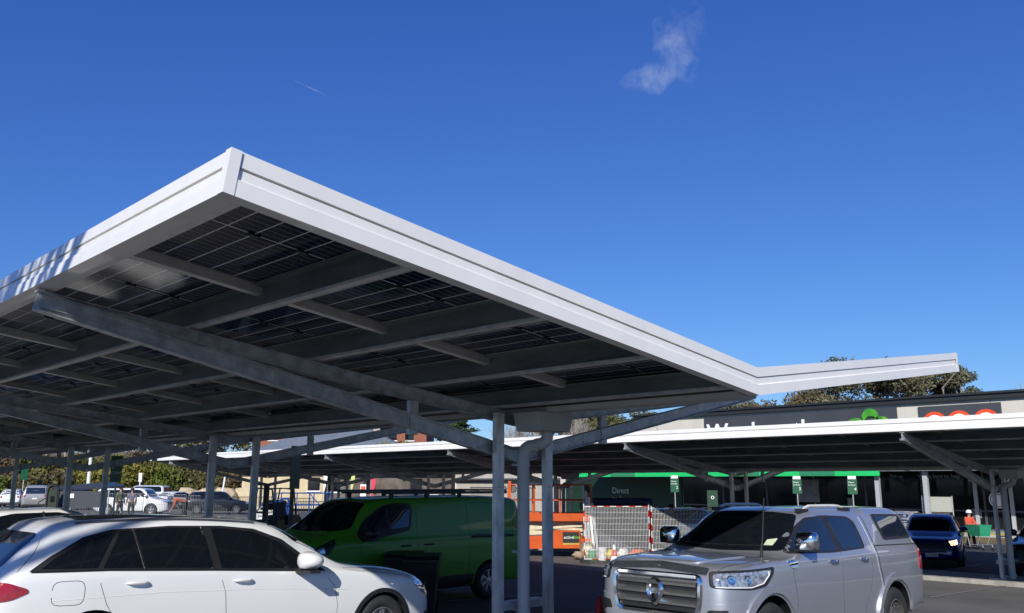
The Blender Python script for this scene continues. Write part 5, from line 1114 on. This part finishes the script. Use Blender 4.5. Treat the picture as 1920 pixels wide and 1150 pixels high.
for (x, y, lab) in ((35.9, 90.7, 'small white sign on a white post before the pale four-wheel drive'), ): sign('parking_sign', lab, 'sign', (x, y), R(-30), .32, .9, 3.1, [], m=WHT, pole=.06, pm=WHT)
sign('direction_sign', 'small green and white sign in front of the hedge at far left', 'sign', (26.6, 96.0), R(-15), .6, 1.3, 3.6, [], pole=.05)
def lamppost(loc, h, label, tilt=0):
    root = empty('lamp_post', (loc[0], loc[1], gz(*loc)), label, 'lamp post', 0, None, tilt); mb = MB(); mb.tube([(0, 0, 0), (0, 0, h)], [.20, .12], 10); mb.build('pole', WHT, root, smooth=True); mb = MB(); mb.box(-.1, 1.2, -.12, .12, h, h + .12); mb.build('lamp_head', WHT, root)
lamppost((32.1, 94.2), 9, 'white lamp post rising behind the trolley shelter')
root = empty('marker_post', (38, 77.1, gz(38, 77)), 'leaning white marker post in front of the bushes', 'post', 0, None, R(6)); mb = MB(); mb.tube([(0, 0, 0), (0, 0, 2.9)], .09, 8); mb.build('post', WHT, root); mb = MB(); mb.lathe([(.10, 2.9), (.06, 3.0), (0, 3.02)], 8); mb.build('cap', WHT, root)
# banner flags
for (x, y, c_, top, lab) in ((40.8, 64.4, (.75, .75, .72), 3.5, 'white teardrop banner flag, leftmost of the flags'), (40.7, 60.2, (.55, .6, .2), 3.6, 'pale yellow-green teardrop banner flag'), (38.3, 54.0, (.7, .05, .10), 3.2, 'red teardrop banner flag beside the white outdoor chairs')):
    root = empty('banner_flag', (x, y, gz(x, y)), lab, 'banner flag', R(-44), 'teardrop banner flags'); mb = MB(); mb.tube([(0, 0, 0), (0, 0, top)], .025, 6); mb.build('pole', ALUW, root)
    top -= .35; pts = [(.03, top), (.18, top + .03), (.32, top - .08), (.36, top - .35), (.27, top - .9), (.05, top - 1.8)]; mb = MB(); mb.prism(pts, -.006, .006); fixn(mb.build('flag', mat('flag_%d' % int(x * 10), c_, .8, noise=.1, nscale=2), root))
root = empty('pull_up_banner', (39.1, 56.1, gz(39, 56)), 'tall white banner with an orange emblem between two flags', 'banner', R(-44)); mb = MB(); mb.box(-.22, .22, -.02, .02, .1, 2.3); b_ = mb.build('banner_sheet', WHT, root); mb = MB(); mb.box(-.42, .42, -.12, .12, 0, .1); mb.build('stand', BLK, root)
mb = MB(); mb.prism([(-.17, 2.15), (.17, 2.15), (.17, 1.95), (0, 1.8), (-.17, 1.95)], -.026, -.021); fixn(mb.build('emblem', MATS['orange_red'], b_)); mb = MB(); mb.box(-.17, .17, -.025, -.021, 1.0, 1.2); mb.build('band', mat('purple', (.12, .05, .25), .6, noise=.1), b_)
for k, (x, y) in enumerate(((38.0, 53.2), (37.4, 52.3), (36.9, 51.4))):
    root = empty('outdoor_chair', (x, y, gz(x, y)), ('white plastic chair beside the red banner flag', 'white plastic chair in the middle of the three, far off', 'white plastic chair rightmost of three, far off')[k], 'chair', R(30 + 50 * k), 'white plastic chairs'); mb = MB(); mb.box(-.3, .3, -.3, .3, .42, .48); mb.build('seat', WHT, root); mb = MB(); mb.box(-.3, .3, .27, .32, .48, 1.15); mb.build('backrest', WHT, root)
    for i in (-1, 1):
        for j in (-1, 1): mb = MB(); mb.tube([(.27 * i, .26 * j, 0), (.25 * i, .25 * j, .42)], .025, 6); mb.build('leg', WHT, root)
def trailer():
    root = empty('box_trailer', (35.4, 44.6, gz(35, 44)), 'small white trailer with railings behind the green van roof rack', 'trailer', R(-44)); mb = MB(); mb.box(-1.6, 1.6, -.8, .8, .5, .62); mb.box(-1.6, 1.6, -.8, -.76, .62, 1.2); mb.box(-1.6, 1.6, .76, .8, .62, 1.2); mb.build('tray', WHT, root)
    mb = MB()
    for (a, b) in ((-1.6, -.9), (-.5, .6)): mb.tube([(a, -.78, 1.2), (a + .25, -.78, 2.0), (b + .4, -.78, 2.0), (b + .6, -.78, 1.2)], .03, 6)
    for z in (1.5, 1.75): mb.tube([(-1.5, -.78, z), (1.3, -.78, z)], .02, 6)
    mb.build('railing', WHT, root)
    for y in (-.85, .85): mb = MB(); mb.lathe([(0, .08), (.28, .08), (.3, 0), (.28, -.08)], 18, M.Translation((0, y, .3)) @ M.Rotation(R(90), 4, 'X')); mb.build('wheel', RUB, root)
trailer()
# trolley shelter and charger
def shelter():
    root = empty('trolley_shelter', (16.0, 46.6, gz(15, 46)), 'navy-roofed trolley shelter with grey side panels at left', 'trolley shelter', R(-40)); root.scale = (.84, .84, .93); mb = MB(); mb.prism([(-1.6, 2.08), (.9, 2.30), (1.6, 2.12), (1.6, 2.0), (-1.6, 1.9)], -1.2, 1.2); fixn(mb.build('roof', mat('navy_steel', (.02, .03, .06), .35, .3, noise=.1), root))
    for x in (-1.5, 1.5):
        for y in (-1.1, 1.1): mb = MB(); mb.tube([(x, y, 0), (x, y, 1.95)], .04, 8); mb.build('post', GALV, root)
    mb = MB(); mb.box(-1.45, 1.45, -1.14, -1.11, 1.0, 1.85); pn = mb.build('side_panel', mat('grey_blue_panel', (.035, .042, .055), .5, noise=.1), root); mb = MB(); mb.box(-.75, -.45, -1.15, -1.141, 1.5, 1.72); mb.build('notice', WHTL, pn)
    mb = MB(); mb.box(-1.0, 1.3, -1.1, -1.0, .35, .42); mb.build('rail', GALV, root)
    mb = MB()
    for k in range(26): mb.box(-1.4 + k * .11, -1.385 + k * .11, -1.12, -1.105, .1, .98)
    mb.build('bars', BLK, root)
shelter()
def charger():
    root = empty('vehicle_charger', (14.1, 46.0, gz(14, 45)), 'tall dark vehicle charger with a looped cable, left of the trolley shelter', 'charger', R(-20)); root.scale = (.75, .75, .92); mb = MB(); mb.box(-.25, .25, -.2, .2, 0, 1.9); mb.build('cabinet', mat('grey_green', (.035, .05, .03), .5, noise=.1), root)
    mb = MB(); mb.tube([(-.32, -.1, 0), (-.32, -.1, 1.95), (-.2, -.1, 2.15), (.2, -.1, 2.15), (.32, -.1, 1.95), (.32, -.1, 0)], .07, 10); mb.build('frame', BLK, root, smooth=True); mb = MB(); mb.box(-.12, .12, -.215, -.202, 1.3, 1.6); mb.build('screen', GLS, root)
    mb = MB(); mb.tube([(-.4, -.2, 1.5), (-.75, -.3, 1.3), (-.8, -.3, .7), (-.6, -.3, .35), (-.4, -.2, .8)], .03, 8); mb.build('cable', RUB, root, smooth=True)
charger()
# wheelie bins behind the estate car bonnet
def bin_(loc, rz, label, sc=1):
    root = empty('wheelie_bin', (loc[0], loc[1], gz(*loc)), label, 'wheelie bin', rz, 'black wheelie bins in the canopy shade'); root.scale = (.95, .95, .86); B_ = mat('bin_plastic', (.012, .016, .017), .4, noise=.2, nscale=5)
    mb = MB(); vs = [(x * a, y * b, z) for (a, b, z) in ((.22, .24, .06), (.29, .35, .98)) for x, y in ((-1, -1), (1, -1), (1, 1), (-1, 1))]; mb.add(vs, [(3, 2, 1, 0), (4, 5, 6, 7)] + [(i, (i + 1) % 4, (i + 1) % 4 + 4, i + 4) for i in range(4)]); b = mb.build('body', B_, root)
    mb = MB(); mb.box(-.31, .31, -.37, .37, .98, 1.01); mb.prism([(-.38, 1.01), (-.30, 1.07), (.34, 1.09), (.40, 1.03), (.40, 1.01)], -.31, .31, lambda p, d: (d, p[0], p[1])); fixn(mb.build('lid', B_, root))
    mb = MB(); mb.tube([(-.24, .40, 1.0), (-.24, .44, 1.02), (.24, .44, 1.02), (.24, .40, 1.0)], .018, 8); mb.build('handle', B_, root)
    for x in (-.25, .25): mb = MB(); mb.lathe([(0, .025), (.09, .025), (.1, 0), (.09, -.025), (0, -.025)], 16, M.Translation((x, .26, .1)) @ M.Rotation(R(90), 4, 'Y')); mb.build('wheel', RUB, root)
    mb = MB(); k = 20; vs = []
    for t in range(k):
        a = 2 * pi * t / k
        for q in (.10, .075): vs.append((q * cos(a), -.30 + q * sin(a) * .12 - .012, .62 + q * sin(a)))
    mb.add(vs, [(2 * t, 2 * t + 1, (2 * t + 3) % (2 * k), (2 * t + 2) % (2 * k)) for t in range(k)]); mb.build('crest_ring', mat('crest', (.12, .13, .10), .6, noise=.1), b)
bin_((9.25, 11.53), R(-44), 'black wheelie bin with a faint round crest, in front of the green van'); bin_((9.32, 12.1), R(-44), 'black wheelie bin left of the crested one, mostly behind the estate bonnet')
# shopper's trolley and rack by the shop
def trolley(root):
    g = mat('trolley_green', (.03, .30, .16), .5, noise=.1); mb = MB(); vs = [(x * a, y * b + c, z) for (a, b, c, z) in ((.22, .32, .0, .55), (.28, .44, .04, 1.0)) for x, y in ((-1, -1), (1, -1), (1, 1), (-1, 1))]
    mb.add(vs, [(3, 2, 1, 0)] + [(i, (i + 1) % 4, (i + 1) % 4 + 4, i + 4) for i in range(4)]); mb.build('basket', g, root)
    mb = MB()
    for x in (-.24, .24): mb.tube([(x, .5, 1.02), (x, .42, .5), (x * .9, .35, .12)], .014, 6); mb.tube([(x * .9, .35, .2), (x * .9, -.4, .22), (x * .9, -.42, .12)], .014, 6); mb.tube([(x, -.3, .56), (x * .9, -.1, .2)], .014, 6)
    mb.tube([(-.24, .5, 1.02), (.24, .5, 1.02)], .02, 8); mb.build('frame', ALUW, root)
    for x in (-.21, .21):
        for y in (-.42, .36): mb = MB(); mb.lathe([(0, .02), (.06, .02), (.06, -.02), (0, -.02)], 12, M.Translation((x, y, .06)) @ M.Rotation(R(90), 4, 'Y')); mb.build('castor', RUB, root)
t_ = small('shopping_trolley', 'green shopping trolley pushed beside the dark blue SUV', 'trolley', (39.3, 12.75), trolley); t_.rotation_euler = (0, 0, R(-35))
def rack(root):
    mb = MB(); mb.box(-.75, .75, -.03, .03, 1.05, 1.85); mb.build('board', mat('beige_board', (.42, .42, .36), .7, noise=.05), root)
    for x in (-.78, .78): mb = MB(); mb.tube([(x, 0, 0), (x, 0, 1.9)], .03, 6); mb.build('leg', ALUW, root)
    mb = MB(); mb.box(-.75, .75, -.25, .05, .62, .66); mb.build('shelf', ALUW, root)
    for k in range(5): mb = MB(); mb.box(-.68 + k * .28, -.46 + k * .28, -.22, .0, .661, .86); mb.build('box', mat('teal_box', (.05, .25, .28), .6, noise=.2), root)
t_ = small('display_rack', 'beige display board with a shelf of teal boxes in front of the shop', 'display rack', (50.3, 18.3, -.48), rack); t_.rotation_euler = (0, 0, R(-90))
# ---------------------------------------------------------------- people
SKIN = mat('skin', (.42, .24, .16), .6, noise=.08)
def skinned(name, J, E_, Rd, m, parent, root_=0, sub=1):
    me = bpy.data.meshes.new(name); me.from_pydata(J, E_, []); o = bpy.data.objects.new(name, me); COL.objects.link(o)
    md = o.modifiers.new('s', 'SKIN'); md.use_smooth_shade = True
    if not me.skin_vertices: return o
    for i, sv in enumerate(me.skin_vertices[0].data): sv.radius = (Rd[i] if isinstance(Rd[i], tuple) else (Rd[i], Rd[i])); sv.use_root = (i == root_)
    s2 = o.modifiers.new('u', 'SUBSURF'); s2.levels = sub; s2.render_levels = sub
    bpy.context.view_layer.update(); dg = bpy.context.evaluated_depsgraph_get(); m2 = bpy.data.meshes.new_from_object(o.evaluated_get(dg)); o.modifiers.clear(); o.data = m2; m2.materials.clear(); m2.materials.append(m); m2.name = name
    m2.polygons.foreach_set('use_smooth', [True] * len(m2.polygons)); o.parent = parent; return o
def person(loc, rz, label, top, legs, hair=(.04, .03, .02), bend=0, arms='down', hat=None, scale=1.0, stride=.12):
    root = empty('person', (loc[0], loc[1], gz(*loc)), label, 'person', rz); root.scale = (scale,) * 3
    # figure faces -Y; torso joints rotated forward about the hips by `bend` degrees
    B_ = R(bend); hip = V((0, 0, .93))
    def up(x, y, z): q = V((x, y, z)) - hip; return hip + V((q.x, q.y * cos(B_) - q.z * sin(B_), q.z * cos(B_) + q.y * sin(B_)))
    neck = up(0, 0, 1.46); head = up(0, -.03, 1.64); crown = up(0, -.02, 1.72); chest = up(0, 0, 1.28); waist = up(0, 0, 1.08)
    J = [tuple(hip), tuple(waist), tuple(chest), tuple(neck), tuple(head), tuple(crown)]; E_ = [(0, 1), (1, 2), (2, 3), (3, 4), (4, 5)]; Rd = [(.15, .11), (.135, .10), (.165, .115), .055, (.08, .098), .062]
    hands = []; arm_j = []; arm_e = []
    for s in (-1, 1):
        sh = up(.19 * s, 0, 1.42)
        if arms == 'down': el, wr = up(.25 * s, .02, 1.12), up(.25 * s, -.08, .88)
        elif arms == 'front': el, wr = up(.25 * s, -.10, 1.14), up(.20 * s, -.38, 1.06)
        else: el, wr = sh + V((.03 * s, -.05, -.28)), sh + V((-.02 * s, -.18, -.52))
        n = len(J); J += [tuple(sh), tuple(el), tuple(wr)]; E_ += [(2, n), (n, n + 1), (n + 1, n + 2)]; Rd += [.058, .043, .030]
        d = (wr - el).normalized(); sd = d.cross(V((1, 0, 0))); palm = wr + d * .07; J.append(tuple(palm)); E_.append((n + 2, n + 3)); Rd.append((.036, .022)); hands.append(palm)
        lat = V((0, 1, 0)) if abs(d.z) > .6 else V((1, 0, 0)); lat = (lat - lat.dot(d) * d).normalized()
        for f, (o_, l_) in enumerate(((-.030, .070), (-.010, .082), (.010, .078), (.030, .06))):
            k = len(J); a = palm + lat * o_ + d * .02; J += [tuple(a + d * .02), tuple(a + d * l_ + V((-s * .012, 0, 0)))]; E_ += [(n + 3, k), (k, k + 1)]; Rd += [.010, .008]
        k = len(J); J += [tuple(palm + lat * -.045 - d * .02), tuple(palm + lat * -.06 + d * .02)]; E_ += [(n + 3, k), (k, k + 1)]; Rd += [.011, .009]
        h = V((.09 * s, 0, .88)); kn = V((.10 * s, -.03 - stride * s * .4, .50)); an = V((.10 * s, .02 - stride * s, .08)); to = V((.11 * s, -.15 - stride * s, .035))
        n = len(J); J += [tuple(h), tuple(kn), tuple(an), tuple(to)]; E_ += [(0, n), (n, n + 1), (n + 1, n + 2), (n + 2, n + 3)]; Rd += [.092, .06, .042, .035]
    body = skinned('body', J, E_, Rd, SKIN, root)
    # face details
    fd = (up(0, -1, 1.64) - up(0, 0, 1.64)); ud = (up(0, 0, 2) - up(0, 0, 1)); hc = head
    mb = MB(); mb.tube([hc + fd * .09 + ud * .03, hc + fd * .118 - ud * .005, hc + fd * .095 - ud * .015], [.008, .014, .01], 6); mb.build('nose', SKIN, body)
    for s in (-1, 1):
        mb = MB(); c_ = hc + fd * .090 + ud * .028 + V((.032 * s, 0, 0)); mb.lathe([(0, .008), (.010, .004), (.012, 0)], 8, M.Translation(c_)); mb.build('eye', INK, body)
        mb = MB(); c_ = hc + V((.082 * s, 0, 0)); mb.lathe([(0, .01), (.02, .006), (.028, 0), (.02, -.006), (0, -.01)], 8, M.Translation(c_) @ M.Rotation(R(90), 4, 'Y')); mb.build('ear', SKIN, body)
    mb = MB(); mb.tube([hc + fd * .094 - ud * .045 + V((-.024, 0, 0)), hc + fd * .100 - ud * .047, hc + fd * .094 - ud * .045 + V((.024, 0, 0))], .005, 5); mb.build('mouth', mat('lips', (.3, .1, .08), .5, noise=.05), body)
    q = ud.to_track_quat('Z', 'Y').to_matrix().to_4x4(); mh = mat('hair_%02d' % int(hair[0] * 99), hair, .7, noise=.25, nscale=30)
    mb = MB(); prof = [(.100, -.045), (.112, .0), (.108, .05), (.085, .095), (.045, .118), (0, .124)]; mb.lathe(prof, 16, M.Translation(hc - fd * .022 + ud * .012) @ q); mb.build('hair', mh, body, smooth=True)
    if hat:
        mb = MB(); mb.lathe([(.135, .02), (.128, .045), (.122, .08), (.095, .135), (.05, .16), (0, .168)], 18, M.Translation(hc - fd * .005) @ q); mb.build('hat', hat, body, smooth=True)
    # clothes
    JT = [tuple(hip + (waist - hip) * .15), tuple(waist), tuple(chest), tuple(chest.lerp(neck, .75))]; ET = [(0, 1), (1, 2), (2, 3)]; RT = [(.168, .13), (.158, .122), (.185, .135), (.10, .08)]
    for s in (-1, 1):
        i0 = 6 if s < 0 else None
    idx = [i for i, j in enumerate(J)]; arms_i = [6, 6 + 4 + 8 + 2 + 4]
    for a in arms_i:
        sh, el, wr = V(J[a]), V(J[a + 1]), V(J[a + 2]); n = len(JT); JT += [tuple(sh), tuple(el), tuple(el.lerp(wr, .85))]; ET += [(2, n), (n, n + 1), (n + 1, n + 2)]; RT += [.078, .06, .048]
    skinned('jacket', JT, ET, RT, top, body)
    JL = [tuple(hip + V((0, 0, .02)))]; EL_ = []; RL = [(.168, .13)]
    for a in arms_i:
        L0 = a + 4 + 8 + 2; h, kn, an = V(J[L0]), V(J[L0 + 1]), V(J[L0 + 2]); n = len(JL); JL += [tuple(h), tuple(kn), tuple(kn.lerp(an, .92))]; EL_ += [(0, n), (n, n + 1), (n + 1, n + 2)]; RL += [.108, .078, .062]
        mb = MB(); to = V(J[L0 + 3]); mb.tube([an + V((0, .05, -.03)), an + V((0, -.02, -.02)), to + V((0, 0, .01)), to + V((0, -.06, 0))], [.04, .05, .045, .025], 8); mb.build('shoe', INK, body, smooth=True)
    skinned('trousers', JL, EL_, RL, legs, body)
    return root
DK = mat('dark_cloth', (.015, .017, .022), .9, noise=.2, nscale=8)
person((21.3, 56.7), R(20), 'person standing in an olive vest with back turned, left of the pair', mat('olive_cloth', (.09, .10, .04), .9, noise=.15, nscale=6), DK, scale=1.12)
person((21.9, 56.4), R(170), 'person in a lilac-grey top standing close beside the olive-vested person', mat('lilac_cloth', (.16, .15, .22), .9, noise=.15, nscale=6), DK, scale=1.08)
person((24.1, 53.6), R(246), 'person in an orange shirt and blue cap bending forward beyond the estate car', mat('orange_shirt', (.50, .085, .02), .85, noise=.15, nscale=6), DK, bend=72, arms='reach', hat=mat('blue_cap', (.06, .09, .25), .6, noise=.1), scale=1.2)
person((26.1, 19.5), R(50), 'worker in an orange high-visibility vest leaning behind the mesh fence', mat('hi_vis_orange', (.85, .16, .04), .8, noise=.1, nscale=6), DK, bend=35, arms='reach')
person((27.2, 19.35), R(150), 'worker in dark red and black clothes standing behind the mesh fence', mat('dark_red_cloth', (.10, .025, .02), .9, noise=.2, nscale=6), DK, scale=1.02)
person((39.6, 13.2), R(-30), 'shopper in a red top and white cap pushing the green trolley', mat('red_top', (.62, .09, .04), .8, noise=.1, nscale=6), DK, arms='front', hat=WHTL, scale=.88)
